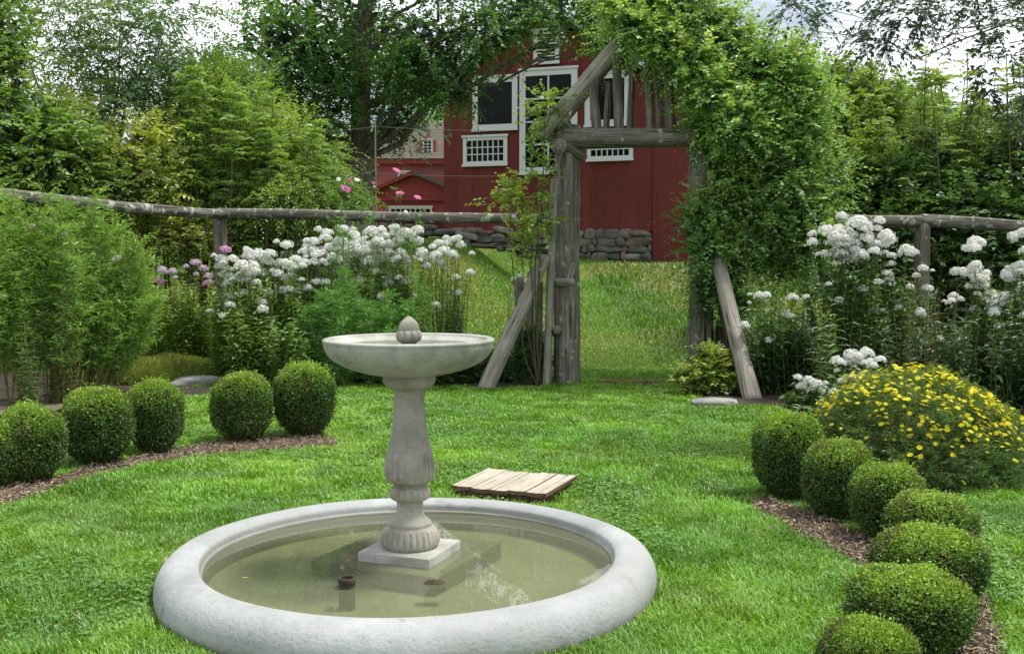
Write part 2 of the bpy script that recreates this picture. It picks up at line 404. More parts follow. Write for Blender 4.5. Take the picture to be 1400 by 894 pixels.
BED_L = [(-9, 9.0)] + gp([(-150, 566), (0, 572), (95, 568), (110, 545), (200, 538), (240, 535), (300, 524), (340, 524), (400, 528), (455, 527), (520, 525), (600, 524), (660, 532), (740, 531)]) + [(.55, 14.2), (-2, 14.6), (-9, 15)]
BED_R = gp([(945, 528), (960, 553), (1010, 556), (1050, 556), (1110, 566), (1135, 600), (1150, 650), (1210, 682), (1290, 684), (1350, 660), (1420, 640)]) + [(8, 7.4), (9, 14.8), (2.3, 14.4)]
def sheet(name, poly, z, m, n_sub=0, bumpy=0):
    bm = bmesh.new(); vs = [bm.verts.new((x, y, z)) for x, y in poly]; bm.faces.new(vs)
    bmesh.ops.triangulate(bm, faces=bm.faces[:])
    if n_sub: bmesh.ops.subdivide_edges(bm, edges=bm.edges[:], cuts=n_sub, use_grid_fill=True)
    if bumpy:
        for v in bm.verts:
            if not v.is_boundary: v.co.z += bumpy * random.random()
    bmesh.ops.recalc_face_normals(bm, faces=bm.faces[:])
    if bm.faces[0].normal.z < 0: bmesh.ops.reverse_faces(bm, faces=bm.faces[:])
    me = bpy.data.meshes.new(name); bm.to_mesh(me); bm.free(); me.materials.append(m); return link(name, me)
tag(sheet('mulch_bed_left', MULCH_L, .008, M['mulch'], 3, .02), kind='structure')
tag(sheet('mulch_bed_right', MULCH_R, .008, M['mulch'], 3, .02), kind='structure')
tag(sheet('flower_bed_left', BED_L, .012, M['soil'], 4, .03), kind='structure')
tag(sheet('flower_bed_right', BED_R, .012, M['soil'], 4, .03), kind='structure')
DIRT = [(-8, 9.6)] + gp([(0, 577), (60, 572), (105, 560), (110, 545), (60, 549), (0, 556)]) + [(-8, 10.6)]
tag(sheet('dirt_path', DIRT, .05, M['dirt'], 2, .01), kind='structure')
# chips of bark on the mulch
def chips(poly, n):
    b = Bunch(); q = np.array(poly); lo, hi = q.min(0), q.max(0)
    lo = np.maximum(lo, [-5, 2.4])
    P = lo + rng.random((n * 4, 2)) * (hi - lo); P = P[inpoly(P, poly)][:n]; n = len(P)
    P = np.column_stack([P, .016 + .02 * rng.random(n)])
    d = rng.normal(size=(n, 3)); d[:, 2] *= .3
    c = np.array([.25, .19, .135]) * (.35 + 1.3 * rng.random((n, 1)))
    b.leaves(P, d, np.array([0, 0, 1]) + .5 * rng.normal(size=(n, 3)), .02 + .03 * rng.random(n), .007 + .009 * rng.random(n), c, 'dia'); return b
tag(chips(MULCH_L, 6500).build('bark_chips', M['twig']), kind='stuff', label='brown bark chips scattered along the left row of boxwood', cat='mulch')
tag(chips(MULCH_R, 6500).build('bark_chips', M['twig']), kind='stuff', label='brown bark chips scattered along the right row of boxwood', cat='mulch')

# ------------------------------------------------------------------ grass
SLAB = [tuple(G(*p, .06)[:2]) for p in ((612, 668), (657, 635), (786, 647), (764, 683))]
def lawn(n, y0, y1, hgt, wid, seed):
    P = []
    while sum(len(p) for p in P) < n:
        y = y0 + (y1 - y0) * rng.random(60000); x = (rng.random(60000) * 2 - 1) * (.56 * y + .8)
        q = np.column_stack([x, y])
        # keep rows with density proportional to area
        q = q[rng.random(len(q)) < (.56 * y + .8) / (.56 * y1 + .8)]
        jit = q + rng.normal(size=q.shape) * .03
        bad = np.hypot(q[:, 0] - PC[0], q[:, 1] - PC[1]) < R_OUT - .02
        for poly in (MULCH_L, MULCH_R, BED_L, BED_R, SLAB, DIRT): bad |= inpoly(jit, poly)
        P.append(q[~bad])
    P = np.concatenate(P)[:n]; n = len(P)
    P3 = np.column_stack([P, terr(P[:, 0], P[:, 1])])
    z0 = np.column_stack([P, np.zeros(n)])
    # clumps lean the same way
    a = 2 * PI * (2 * vnoise(z0, 2.2) + .9 * vnoise(z0, 6.5, 9)) + rng.normal(size=n) * 1.5
    tuft = vnoise(z0, 3.0, 33) * .6 + vnoise(z0, 9.0, 71) * .4
    L = hgt * (.55 + .8 * tuft) * (.6 + .7 * rng.random(n))
    lean = (.55 + .5 * vnoise(z0, 5, 50)) * (.5 + .8 * rng.random(n))
    hd = np.column_stack([np.cos(a), np.sin(a), 0 * a]); side = np.column_stack([-np.sin(a + .6 * rng.normal(size=n)), np.cos(a), 0 * a])
    W = wid * (.6 + .8 * rng.random(n))
    up = np.array([0, 0, 1.0])
    def at(t): return P3 + up * (L * t * (1 - .45 * lean * t))[:, None] + hd * (L * lean * t ** 1.7)[:, None]
    V = np.stack([at(0) + side * W[:, None] * .5, at(0) - side * W[:, None] * .5, at(.55) + side * W[:, None] * .42, at(.55) - side * W[:, None] * .42, at(1)], 1)
    T = np.array([(0, 1, 3), (0, 3, 2), (2, 3, 4)])[None] + (np.arange(n) * 5)[:, None, None]
    m1 = vnoise(z0, 1.1, 5)[:, None]; m2 = vnoise(z0, 3.8, 15)[:, None]; m3 = vnoise(z0, .55, 25)[:, None]
    c = np.array([.085, .235, .016]) * (1 - m1) + np.array([.165, .34, .028]) * m1
    c = c * (.68 + .6 * m2)
    k = sstep(.58, .78, m3 * .6 + m2 * .4); c = c * (1 - k) + k * np.array([.16, .33, .03])
    c *= np.array([1.35, 1.2, 1.1]) * (.78 + .5 * rng.random((n, 1))); dry = (rng.random(n) < .035)[:, None]; c = np.where(dry, np.array([.25, .24, .09]), c)
    return V, T, c
b = Bunch()
for args in ((190000, 2.35, 4.2, .047, .0042, 1), (180000, 4.2, 6.5, .047, .0052, 2), (150000, 6.5, 9.5, .047, .0075, 3), (120000, 9.5, 14.2, .05, .0105, 4)):
    V, T, c = lawn(*args); b.add(V, T, np.repeat(c, 5, 0))
q = np.column_stack([(rng.random(60000) * 2 - 1) * 5, 2.4 + 9.5 * rng.random(60000)]); z0 = np.column_stack([q, 0 * q[:, 0]])
ok = (vnoise(z0, 1.6, 90) > .6) & (np.hypot(q[:, 0] - PC[0], q[:, 1] - PC[1]) > R_OUT + .02)
for poly in (MULCH_L, MULCH_R, BED_L, BED_R, SLAB): ok &= ~inpoly(q, poly)
q = z0[ok]; n = len(q); q[:, 2] = .015 + .02 * rng.random(n)
for k in range(3):
    an = rng.random(n) * .6 + k * 2.094; b.leaves(q, np.column_stack([np.cos(an), np.sin(an), .15 + 0 * an]), np.array([0, 0, 1]) + .3 * rng.normal(size=(n, 3)), .017, .016, np.array([.12, .27, .04]) * (.7 + .6 * rng.random((n, 1))), 'oval')
tag(b.build('lawn_grass', M['grass']), 'bright green mown lawn around the pool', 'grass', kind='stuff')
# tufts creeping up against the pool edge
# field grass beyond the arch
def field(n, x0, x1, y0, y1, hgt, wid, tone):
    P = np.column_stack([x0 + (x1 - x0) * rng.random(n), y0 + (y1 - y0) * rng.random(n) ** 1.2])
    z0 = np.column_stack([P, 0 * P[:, 0]]); P3 = np.column_stack([P, terr(P[:, 0], P[:, 1])])
    t = vnoise(z0, 1.4)
    L = hgt * (.5 + .9 * t) * (.5 + rng.random(n)); a = rng.random(n) * 2 * PI; up = np.array([0, 0, 1.0])
    near = sstep(19.5, 14.5, P[:, 1]) * sstep(-.2, .6, P[:, 0]); L = L * (1 - .62 * near)
    hd = np.column_stack([np.cos(a), np.sin(a), 0 * a]); sd = np.column_stack([-np.sin(a), np.cos(a), 0 * a]); W = wid * (.6 + .8 * rng.random(n)) * (.6 + P[:, 1] / 30)
    ln = .3 + .7 * rng.random(n)
    def at(s): return P3 + up * (L * s * (1 - .2 * ln * s))[:, None] + hd * (L * ln * s ** 2)[:, None]
    V = np.stack([at(0) + sd * W[:, None] * .5, at(0) - sd * W[:, None] * .5, at(.6) + sd * W[:, None] * .4, at(.6) - sd * W[:, None] * .4, at(1)], 1)
    T = np.array([(0, 1, 3), (0, 3, 2), (2, 3, 4)])[None] + (np.arange(n) * 5)[:, None, None]
    k = (.6 * sstep(.3, .8, vnoise(z0, .55, 7)) * (1 - .8 * near) + .05)[:, None]
    c = (np.array([.13, .27, .03]) * (1 - k) + np.array([.31, .31, .085]) * k) * (.6 + .7 * rng.random((n, 1))) * tone
    return V, T, c
b = Bunch()
for args in ((110000, -.6, 5.5, 13.6, 33, .065, .012, 1.25), (80000, -7, 1, 14.2, 24, .08, .012, 1.2), (20000, 2, 9, 14.5, 30, .15, .02, .8)):
    V, T, c = field(*args); b.add(V, T, np.repeat(c, 5, 0))
tag(b.build('field_grass', M['grass']), 'long yellowish meadow grass sloping up to the red barn', 'grass', kind='stuff')

# ------------------------------------------------------------------ pool
def lathe(name, prof, seg, m, parent=None, disp=None, center=(0, 0, 0), close=False, zdisp=None):
    prof = np.asarray(prof, float); n = len(prof); th = np.arange(seg) / seg * 2 * PI
    r = prof[:, 0][:, None] + 0 * th[None]; z = prof[:, 1][:, None] + 0 * th[None]
    if disp is not None: r = r + disp(th[None] + 0 * z, z, r)
    V = np.stack([r * np.cos(th), r * np.sin(th), z], -1).reshape(-1, 3)
    i = (np.arange(n - 1)[:, None] * seg); j = np.arange(seg)[None]; k = (j + 1) % seg
    Q = np.stack([i + j, i + k, i + k + seg, i + j + seg], -1).reshape(-1, 4)
    o = mesh_np(name, V, None, Q, m, parent, smooth=True); o.location = center; return o
def smooth_prof(pts, n):
    """Catmull-Rom through profile points"""
    p = np.asarray(pts, float); p = np.vstack([2 * p[0] - p[1], p, 2 * p[-1] - p[-2]]); out = []
    for i in range(1, len(p) - 2):
        t = np.linspace(0, 1, n, endpoint=False)[:, None]
        out.append(.5 * (2 * p[i] + (p[i + 1] - p[i - 1]) * t + (2 * p[i - 1] - 5 * p[i] + 4 * p[i + 1] - p[i + 2]) * t ** 2 + (3 * p[i] - p[i - 1] - 3 * p[i + 1] + p[i + 2]) * t ** 3))
    return np.vstack(out + [p[-2][None]])
pool = tag(empty('pool_basin', (PC[0], PC[1], 0)), 'low round pool basin with thick pale rounded concrete rim', 'pool')
wob = lambda th, z, r: .004 * np.sin(3 * th + 1) + .003 * np.sin(7 * th)
lathe('rim', smooth_prof([(.94, -.03), (.943, .03), (.946, .095), (.948, .112), (.956, .118), (.96, .142), (.972, .155), (1.0, .166), (1.045, .168), (1.09, .158), (1.126, .132), (1.15, .088), (1.155, .035), (1.148, -.02)], 5), 160, M['rim'], pool, wob)
lathe('basin_floor', [(.0, .005), (.5, .006), (.944, .012)], 64, M['mud'], pool)
def disc(name, r, m, parent=None, center=(0, 0, 0), seg=96):
    th = np.arange(seg) / seg * 2 * PI
    V = np.vstack([[0, 0, 0], np.stack([r * np.cos(th), r * np.sin(th), 0 * th], 1)])
    T = np.stack([np.zeros(seg), 1 + np.arange(seg), 1 + (np.arange(seg) + 1) % seg], 1)
    o = mesh_np(name, V, T, None, m, parent); o.location = center; return o
tag(disc('water', .95, M['water'], None, (PC[0], PC[1], .102)), kind='structure')

def boxmesh(name, x0, x1, y0, y1, z0, z1, m, parent=None, bev=0.0, seg=2, rot=None, jit=0.0):
    bm = bmesh.new(); bmesh.ops.create_cube(bm, size=1)
    for v in bm.verts:
        v.co = Vector((x0 + (x1 - x0) * (v.co.x + .5), y0 + (y1 - y0) * (v.co.y + .5), z0 + (z1 - z0) * (v.co.z + .5)))
        if jit: v.co += Vector([random.uniform(-jit, jit) for _ in range(3)])
    if bev: bmesh.ops.bevel(bm, geom=bm.edges[:], offset=bev, segments=seg, affect='EDGES', profile=.6)
    me = bpy.data.meshes.new(name); bm.to_mesh(me); bm.free(); me.materials.append(m)
    o = link(name, me, parent)
    return o
FC = (-.49, 5.03); FR = math.radians(-20)
sl_ = boxmesh('stone_slab', -.34, .34, -.34, .34, -.01, .094, M['wet_slab'], None, .008)
sl_.location = (-.505, 5.13, 0); sl_.rotation_euler[2] = math.radians(-25)
tag(sl_, 'square stone slab lying under water beneath the bird bath', 'slab')
bath = tag(empty('bird_bath', (FC[0], FC[1], .075), FR), 'tall cast stone bird bath with wide shallow bowl and acorn finial', 'bird bath')
Z0 = -.075
boxmesh('plinth', -.185, .185, -.185, .185, 0, .145 + Z0, M['bowl'], bath, .006)
PED = [(.13, .146), (.139, .165), (.139, .19), (.132, .215), (.12, .236), (.105, .245), (.103, .262), (.09, .275), (.072, .292), (.063, .325), (.062, .35), (.066, .366), (.084, .374), (.0935, .392), (.0935, .415), (.084, .432), (.07, .44), (.08, .45), (.099, .46), (.11, .477), (.1145, .503), (.1135, .545), (.109, .59), (.098, .64), (.087, .69), (.078, .75), (.073, .82), (.071, .885), (.077, .898), (.098, .91), (.104, .914), (.12, .93), (.125, .95), (.123, .975)]
def relief(th, z, r):
    d = 0 * z
    # fluted leaves round the foot
    k = sstep(.158, .168, z) * sstep(.238, .226, z); d = d + k * (.0055 * np.abs(np.sin(14 * th)) ** .6 - .003)
    # egg pattern collar
    k = sstep(.374, .382, z) * sstep(.436, .428, z); d = d + k * .007 * (np.abs(np.sin(9 * th)) ** .5 - .6)
    # acanthus leaves on the belly, four of them
    zz = (z - .462) / .15
    w4 = np.cos(4 * (th + .25)); m = np.clip(w4 - (-.55 + 1.35 * np.abs(zz - .35) ** 1.3), 0, .3) / .3
    m = m * sstep(-.02, .06, zz) * sstep(1.0, .85, zz)
    d = d + m * (.0055 + .004 * np.cos(26 * (th + .25) + 4 * zz * np.sin(2 * th)) + .005 * (vnoise(np.stack([np.cos(th) * 6, np.sin(th) * 6, zz * 5], -1)) - .5))
    return 1.7 * d + .0022 * (vnoise(np.stack([np.cos(th) * 9, np.sin(th) * 9, z * 60], -1)) - .5)
pp = smooth_prof(PED, 7); pp[:, 1] += 0
ped = lathe('pedestal', pp, 224, M['cast'], bath, relief); ped.location.z = Z0
BO = [(.0, .972), (.1, .972), (.135, .97), (.17, .975), (.23, .988), (.3, .012 + 1.0), (.355, 1.042), (.385, 1.072), (.399, 1.1), (.404, 1.122), (.408, 1.135), (.403, 1.143), (.39, 1.145), (.374, 1.143), (.366, 1.132), (.35, 1.12), (.32, 1.1), (.26, 1.082), (.15, 1.07), (0.0, 1.068)]
bowl = lathe('bowl', smooth_prof(BO, 6), 160, M['bowl'], bath); bowl.location.z = Z0
wv = disc('bowl_water', .338, M['dark_water'], bath, (0, 0, 1.112 + Z0))
def acorn(th, z, r):
    k = sstep(1.125, 1.135, z) * sstep(1.185, 1.172, z); return k * .008 * (np.abs(np.cos(5 * th)) ** .7 - .5)
FIN = [(.05, 1.07), (.052, 1.105), (.04, 1.115), (.036, 1.122), (.048, 1.13), (.057, 1.145), (.058, 1.162), (.054, 1.175), (.05, 1.182), (.05, 1.19), (.047, 1.205), (.038, 1.222), (.022, 1.237), (.01, 1.246), (0.001, 1.25)]
fin = lathe('finial', smooth_prof(FIN, 6), 120, M['cast'], bath, acorn); fin.location.z = Z0
# pipe stub, dark stone and leaf in the water
p = G(476, 808, .0); pb = Bunch()
th = np.arange(20) / 20 * 2 * PI
pr = [(.035, -.01), (.035, .11), (.035, .118), (.038, .12), (.0385, .143), (.036, .146), (.03, .146), (.03, .14), (.029, .02), (0, .02)]
tag(lathe('pipe', pr, 28, M['pipe'], None, None, (G(476, 800, .1)[0], G(476, 803, .1)[1], 0)), 'short dark drain pipe poking out of the pool water', 'pipe')
def rock(name, loc, size, m, label=None, cat='stone', rotz=0.0, group=None, seed=0, flat=.0):
    bm = bmesh.new(); bmesh.ops.create_icosphere(bm, subdivisions=4, radius=1)
    V = np.array([v.co[:] for v in bm.verts])
    V = np.sign(V) * np.abs(V) ** .72
    k = .82 + .34 * vnoise(V, 1.3, seed * 7.1) + .14 * vnoise(V, 4, seed * 3.3); V = V * k[:, None] * np.array(size)
    for v, c in zip(bm.verts, V): v.co = c
    me = bpy.data.meshes.new(name); bm.to_mesh(me); bm.free(); me.materials.append(m)
    for q in me.polygons: q.use_smooth = True
    o = link(name, me); o.location = loc; o.rotation_euler[2] = rotz
    if label: tag(o, label, cat, group)
    return o
q = G(593, 800, .09); rock('stone', (q[0], q[1], .085), (.045, .03, .03), M['pipe'], 'small dark wet stone at the front corner of the submerged slab', seed=3)
b = Bunch(); q = G(246, 0 + 806, .104) if False else G(330, 790, .106)
b.leaves(np.array([[q[0], q[1], .107]]), np.array([[1, .2, 0.0]]), np.array([[0, 0, 1.0]]), .035, .012, np.array([.5, .42, .06]), 'oval')
tag(b.build('fallen_leaf', M['leaf']), 'yellow fallen leaf floating at the left of the pool', 'leaf')

# hatch cover of planks
hc = np.mean([G(*p, .075) for p in ((619, 664), (659, 637), (782, 648), (762, 677))], 0)
hatch = tag(empty('hatch_cover', (hc[0], hc[1], 0), math.radians(-22)), 'small weathered plank cover lying on the grass behind the pool', 'cover')
boxmesh('box_frame', -.29, .3, -.27, .27, -.03, .034, M['red_plank'], hatch, .005)
edges = [-.33, -.185, -.055, .07, .19, .33]
for i in range(5):
    x0, x1 = edges[i] + .003, edges[i + 1] - .003; bm = bmesh.new()
    nx_, ny_ = 6, 14; grid = {}
    dy = random.uniform(-.018, .018); wz = random.uniform(0, .006)
    for top in (0, 1):
        for a in range(nx_ + 1):
            for c in range(ny_ + 1):
                x = x0 + (x1 - x0) * a / nx_; y = -.3 + .6 * c / ny_ + dy
                warp = .004 * ((a / nx_ - .5) * 2) ** 2 + .03 * x * x + .012 * (c / ny_ - .4) ** 2 + wz
                grid[top, a, c] = bm.verts.new((x + .09 * (y) * 0, y, .037 + warp + (.026 if top else 0)))
    for a in range(nx_):
        for c in range(ny_):
            bm.faces.new([grid[1, a, c], grid[1, a + 1, c], grid[1, a + 1, c + 1], grid[1, a, c + 1]])
            bm.faces.new([grid[0, a, c], grid[0, a, c + 1], grid[0, a + 1, c + 1], grid[0, a + 1, c]])
    for a in range(nx_):
        bm.faces.new([grid[0, a, 0], grid[0, a + 1, 0], grid[1, a + 1, 0], grid[1, a, 0]]); bm.faces.new([grid[1, a, ny_], grid[1, a + 1, ny_], grid[0, a + 1, ny_], grid[0, a, ny_]])
    for c in range(ny_):
        bm.faces.new([grid[1, 0, c], grid[1, 0, c + 1], grid[0, 0, c + 1], grid[0, 0, c]]); bm.faces.new([grid[0, nx_, c], grid[0, nx_, c + 1], grid[1, nx_, c + 1], grid[1, nx_, c]])
    bm.normal_update()
    for f in bm.faces: f.material_index = 1 if abs(f.normal.z) < .5 else 0
    me = bpy.data.meshes.new('plank'); bm.to_mesh(me); bm.free(); me.materials.append(M['plank']); me.materials.append(M['red_plank'])
    # grain runs along the plank: build it standing so that its local Z is the grain
    for v in me.vertices: v.co = Vector((v.co.x, -v.co.z, v.co.y))
    o = link('plank', me, hatch); o.rotation_euler = (-PI / 2, 0, 0)
    o.matrix_basis = Matrix(((1, 0, 0, 0), (0, 0, 1, 0), (0, -1, 0, 0), (0, 0, 0, 1)))

# ------------------------------------------------------------------ clipped boxwood balls
def box_ball(name, rx, ry, hz, n, seed):
    root = empty(name)
    zc = hz * .53; b = Bunch()
    d = rdir(n); e = 2.3
    k = (np.abs(d[:, 0]) ** e + np.abs(d[:, 1]) ** e + np.abs(d[:, 2]) ** e) ** (-1 / e)
    S = d * k[:, None]
    lump = .87 + .2 * vnoise(S, 1.9, seed * 5.0) + .09 * vnoise(S, 6, seed) + .025 * rng.normal(size=n) + np.where(rng.random(n) < .05, .16 * rng.random(n), 0)
    taper = 1 - .18 * sstep(-.35, -1, S[:, 2])
    depth = np.where(rng.random(n) < .35, 1 - .18 * rng.random(n), 1)
    P = S * (lump * depth)[:, None] * np.array([rx, ry, hz * .5]); P[:, :2] *= taper[:, None]; P[:, 2] += zc
    P[:, 2] = np.maximum(P[:, 2], .03)
    D = d * .8 + np.array([0, 0, .5]) + .75 * rng.normal(size=(n, 3)); Nn = d + np.array([0, 0, .4]) + .55 * rng.normal(size=(n, 3))
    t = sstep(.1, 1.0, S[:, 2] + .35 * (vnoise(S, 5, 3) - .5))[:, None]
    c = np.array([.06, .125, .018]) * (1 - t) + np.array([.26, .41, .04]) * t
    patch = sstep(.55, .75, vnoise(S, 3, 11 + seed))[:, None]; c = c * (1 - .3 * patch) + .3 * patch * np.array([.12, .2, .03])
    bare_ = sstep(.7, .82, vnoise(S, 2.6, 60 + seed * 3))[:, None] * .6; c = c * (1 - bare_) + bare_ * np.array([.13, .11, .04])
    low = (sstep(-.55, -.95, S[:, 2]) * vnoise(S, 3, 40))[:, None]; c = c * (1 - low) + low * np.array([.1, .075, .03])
    c = c * (.65 + .7 * rng.random((n, 1)))
    b.leaves(P, D, Nn, .017 * (.7 + .6 * rng.random(n)), .0105, c, 'oval')
    # inner dark leaves
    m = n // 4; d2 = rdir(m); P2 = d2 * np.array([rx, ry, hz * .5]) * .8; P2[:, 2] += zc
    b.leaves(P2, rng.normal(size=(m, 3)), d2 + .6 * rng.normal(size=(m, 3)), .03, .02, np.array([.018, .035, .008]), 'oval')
    b.build('foliage', M['box_leaf'], root)
    b = Bunch()
    for i in range(5):
        a = i / 5 * 2 * PI + seed; b.tube(bez((.03 * math.cos(a), .03 * math.sin(a), -.02), (.12 * math.cos(a), .12 * math.sin(a), hz * .5), (0, 0, 0), 5, .006), [.012, .011, .009, .007, .004], np.array([.07, .055, .04]), 6)
    b.build('stem', M['twig'], root)
    return root
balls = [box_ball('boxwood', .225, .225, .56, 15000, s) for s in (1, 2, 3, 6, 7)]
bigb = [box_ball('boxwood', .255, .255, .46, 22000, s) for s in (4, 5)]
spec = [  # px, base y, width px, height px, label, which
 (417, 603, 84, 102, 'round clipped boxwood at the right end of the left row, nearest the flower bed', 'L'),
 (333, 611, 80, 97, 'round clipped boxwood second from the right end of the left row', 'L'),
 (213, 626, 78, 101, 'round clipped boxwood tucked behind its neighbour in the middle of the left row', 'L'),
 (135, 643, 92, 107, 'tallest clipped boxwood in the middle of the left row, in front of its neighbour', 'L'),
 (42, 668, 92, 107, 'round clipped boxwood second from the left edge of the photo', 'L'),
 (-16, 678, 86, 96, 'clipped boxwood cut off by the left edge of the photo', 'L'),
 (1079, 690, 100, 120, 'tall rounded boxwood at the far end of the right row, beside the lawn', 'R'),
 (1144, 720, 95, 112, 'boxwood second from the far end of the right row, flat topped', 'R'),
 (1213, 750, 98, 108, 'boxwood third from the far end of the right row, below the yellow flower bush', 'R'),
 (1270, 782, 120, 98, 'half hidden boxwood in the bend of the right row behind a wider one', 'R'),
 (1268, 838, 160, 120, 'wide domed boxwood third from the near end of the right row', 'B'),
 (1243, 912, 182, 135, 'largest wide boxwood second from the near end of the right row', 'B'),
 (1186, 990, 140, 140, 'nearest boxwood, its top just showing at the bottom edge', 'B')]
used = set(); cnt = {'L': 0, 'R': 0, 'B': 0}
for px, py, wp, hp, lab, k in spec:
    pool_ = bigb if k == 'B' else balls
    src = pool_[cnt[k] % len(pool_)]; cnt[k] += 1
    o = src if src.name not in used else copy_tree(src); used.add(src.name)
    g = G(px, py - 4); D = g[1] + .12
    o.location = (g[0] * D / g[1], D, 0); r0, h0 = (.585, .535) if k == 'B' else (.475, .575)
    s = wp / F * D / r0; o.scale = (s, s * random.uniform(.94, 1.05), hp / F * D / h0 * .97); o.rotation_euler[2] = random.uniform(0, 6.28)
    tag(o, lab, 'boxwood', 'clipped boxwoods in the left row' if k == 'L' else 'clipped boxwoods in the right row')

# ------------------------------------------------------------------ logs, arbor and fences
def log(name, p0, p1, r0, r1, m, parent=None, bend=0.0, knots=.12, seg=20, n=26, split=False):
    p0, p1 = np.asarray(p0, float), np.asarray(p1, float); L = np.linalg.norm(p1 - p0)
    t = np.linspace(0, 1, n); th = np.arange(seg) / seg * 2 * PI; sd = random.random() * 100
    tt, aa = np.meshgrid(t, th, indexing='ij')
    q = np.stack([np.cos(aa) * 1.2, np.sin(aa) * 1.2, tt * L * 1.6], -1)
    r = (r0 + (r1 - r0) * tt) * (1 + knots * 1.6 * (vnoise(q, 1.0, sd) - .5) + knots * (vnoise(q * np.array([3, 3, .5]), 1.0, sd + 9) - .5))
    if split: r = r * (1 - .35 * (np.cos(aa) > .55))
    bx = bend * np.sin(tt * PI); by = bend * .6 * np.sin(tt * PI * 1.7 + 1)
    V = np.stack([r * np.cos(aa) + bx, r * np.sin(aa) + by, tt * L], -1).reshape(-1, 3)
    i = (np.arange(n - 1)[:, None] * seg); j = np.arange(seg)[None]; k = (j + 1) % seg
    Q = np.stack([i + j, i + k, i + k + seg, i + j + seg], -1).reshape(-1, 4)
    V = np.vstack([V, [V[:seg].mean(0) + [0, 0, -.01]], [V[-seg:].mean(0) + [0, 0, .01]]]); nb = n * seg
    T = [(nb, (x + 1) % seg, x) for x in range(seg)] + [(nb + 1, nb - seg + x, nb - seg + (x + 1) % seg) for x in range(seg)]
    o = mesh_np(name, V, T, Q, m, parent, smooth=True)
    o.location = p0; o.rotation_mode = 'QUATERNION'; o.rotation_quaternion = Vector(p1 - p0).to_track_quat('Z', 'Y')
    return o
AD = 13.2
def AA(px, py, dy=0.0): return A(px, py, AD + dy)
arb = tag(empty('rustic_arbor', tuple(A(865, 527, AD) * np.array([1, 1, 0]))), 'rustic grey log arch with pitched top over the garden entrance', 'arbor')
AO = np.array(arb.location)
def alog(name, a, c, *k, **kw): return log(name, a - AO, c - AO, *k, parent=arb, **kw)
g0 = AA(776, 524); g0[2] = -.05
alog('post', g0, AA(777, 172), .168, .15, M['log'], knots=.2, bend=.02, n=40, seg=28)
g1 = AA(956, 522, .1); g1[2] = -.05
alog('post', g1, AA(958, 176, .1), .15, .14, M['log'], knots=.2, n=40)
g2 = AA(1000, 520, .55); g2[2] = -.05
alog('post', g2, AA(1000, 176, .55), .1, .09, M['log'], n=30)
g3 = AA(712, 518, .6); g3[2] = -.05
alog('beam', AA(756, 186, -.12), AA(1000, 192, -.12), .125, .105, M['log'], bend=-.03, knots=.16, n=36)
alog('beam', AA(768, 196, .75), AA(1000, 186, .75), .09, .09, M['log'])
alog('rafter', AA(736, 188, -.3), AA(866, 34, -.3), .095, .085, M['pale_log'], knots=.12, n=30)
alog('rafter', AA(1020, 190, -.3), AA(874, 34, -.22), .11, .1, M['log'])
alog('rafter', AA(756, 180, .8), AA(884, 24, .8), .08, .075, M['log'])
for px, top, r, dy in ((815, 112, .058, 0), (846, 74, .06, 0), (888, 62, .058, .02), (917, 80, .06, .02), (933, 100, .045, .05), (829, 112, .045, .85), (862, 70, .05, .85), (903, 75, .05, .85), (940, 115, .05, .85)):
    alog('baluster', AA(px, 184, dy), AA(px + random.uniform(-3, 3), top, dy), r, r * .9, M['log'], knots=.2, n=16, seg=14, bend=.012)
alog('crossbar', AA(766, 168, -.35), AA(774, 150, .85), .09, .085, M['log'], knots=.15)
alog('crossbar', AA(764, 200, -.3), AA(776, 196, .7), .095, .09, M['pale_log'], knots=.15)
alog('knee_brace', AA(768, 196, -.2), AA(800, 216, -.05), .06, .05, M['log'], knots=.25)
alog('peg', AA(760, 204, -.25), AA(740, 172, -.2), .045, .03, M['log'])
gs = AA(747, 531, -.25); gs[2] = -.03
alog('side_board', gs, AA(758, 245, -.2), .055, .05, M['pale_log'], split=True, knots=.2)
alog('branch_stub', AA(757, 386, -.12), AA(783, 386, -.4), .05, .045, M['pale_log'], knots=.25)
alog('branch_stub', AA(778, 382, -.25), AA(784, 360, -.28), .035, .025, M['pale_log'], knots=.3)
alog('branch_stub', AA(760, 455, -.12), AA(762, 450, -.36), .055, .05, M['log'], knots=.3)
gl = AA(664, 532, -.55); gl[2] = -.03
log('leaning_log', gl, AA(745, 350, -.3), .1, .085, M['pale_log'], knots=.1, n=34, bend=.012)
tag(bpy.context.scene.objects['leaning_log'], 'pale grey log leaning against the left post of the arch', 'log', 'logs propping the arch')
gr = AA(1030, 549, -1.7); gr[2] = -.03
o = log('leaning_log', gr, AA(978, 340, -.2), .105, .085, M['pale_log'], knots=.1, n=34, bend=.01)
tag(o, 'grey log leaning inward against the vine covered right post of the arch', 'log', 'logs propping the arch')
th0 = boxmesh('threshold_board', -.62, .62, -.06, .06, 0, .05, M['red_plank'], None, .01); q = AA(885, 520, -.05)
th0.location = (q[0], q[1] - .0, -.005); tag(th0, 'low brown board across the grass under the arch', 'board')
# low inner pickets left of the left post
pk = tag(empty('short_pickets', tuple(A(730, 500, 13.7) * np.array([1, 1, 0]))), 'short grey upright stakes behind the left leaning log', 'stakes')
for px, top in ((708, 380), (724, 372), (736, 385)):
    a_ = A(px, 500, 13.7); a_[2] = 0; log('stake', a_ - np.array(pk.location), A(px + 2, top, 13.7) - np.array(pk.location), .05, .045, M['log'], pk, n=12, seg=12)

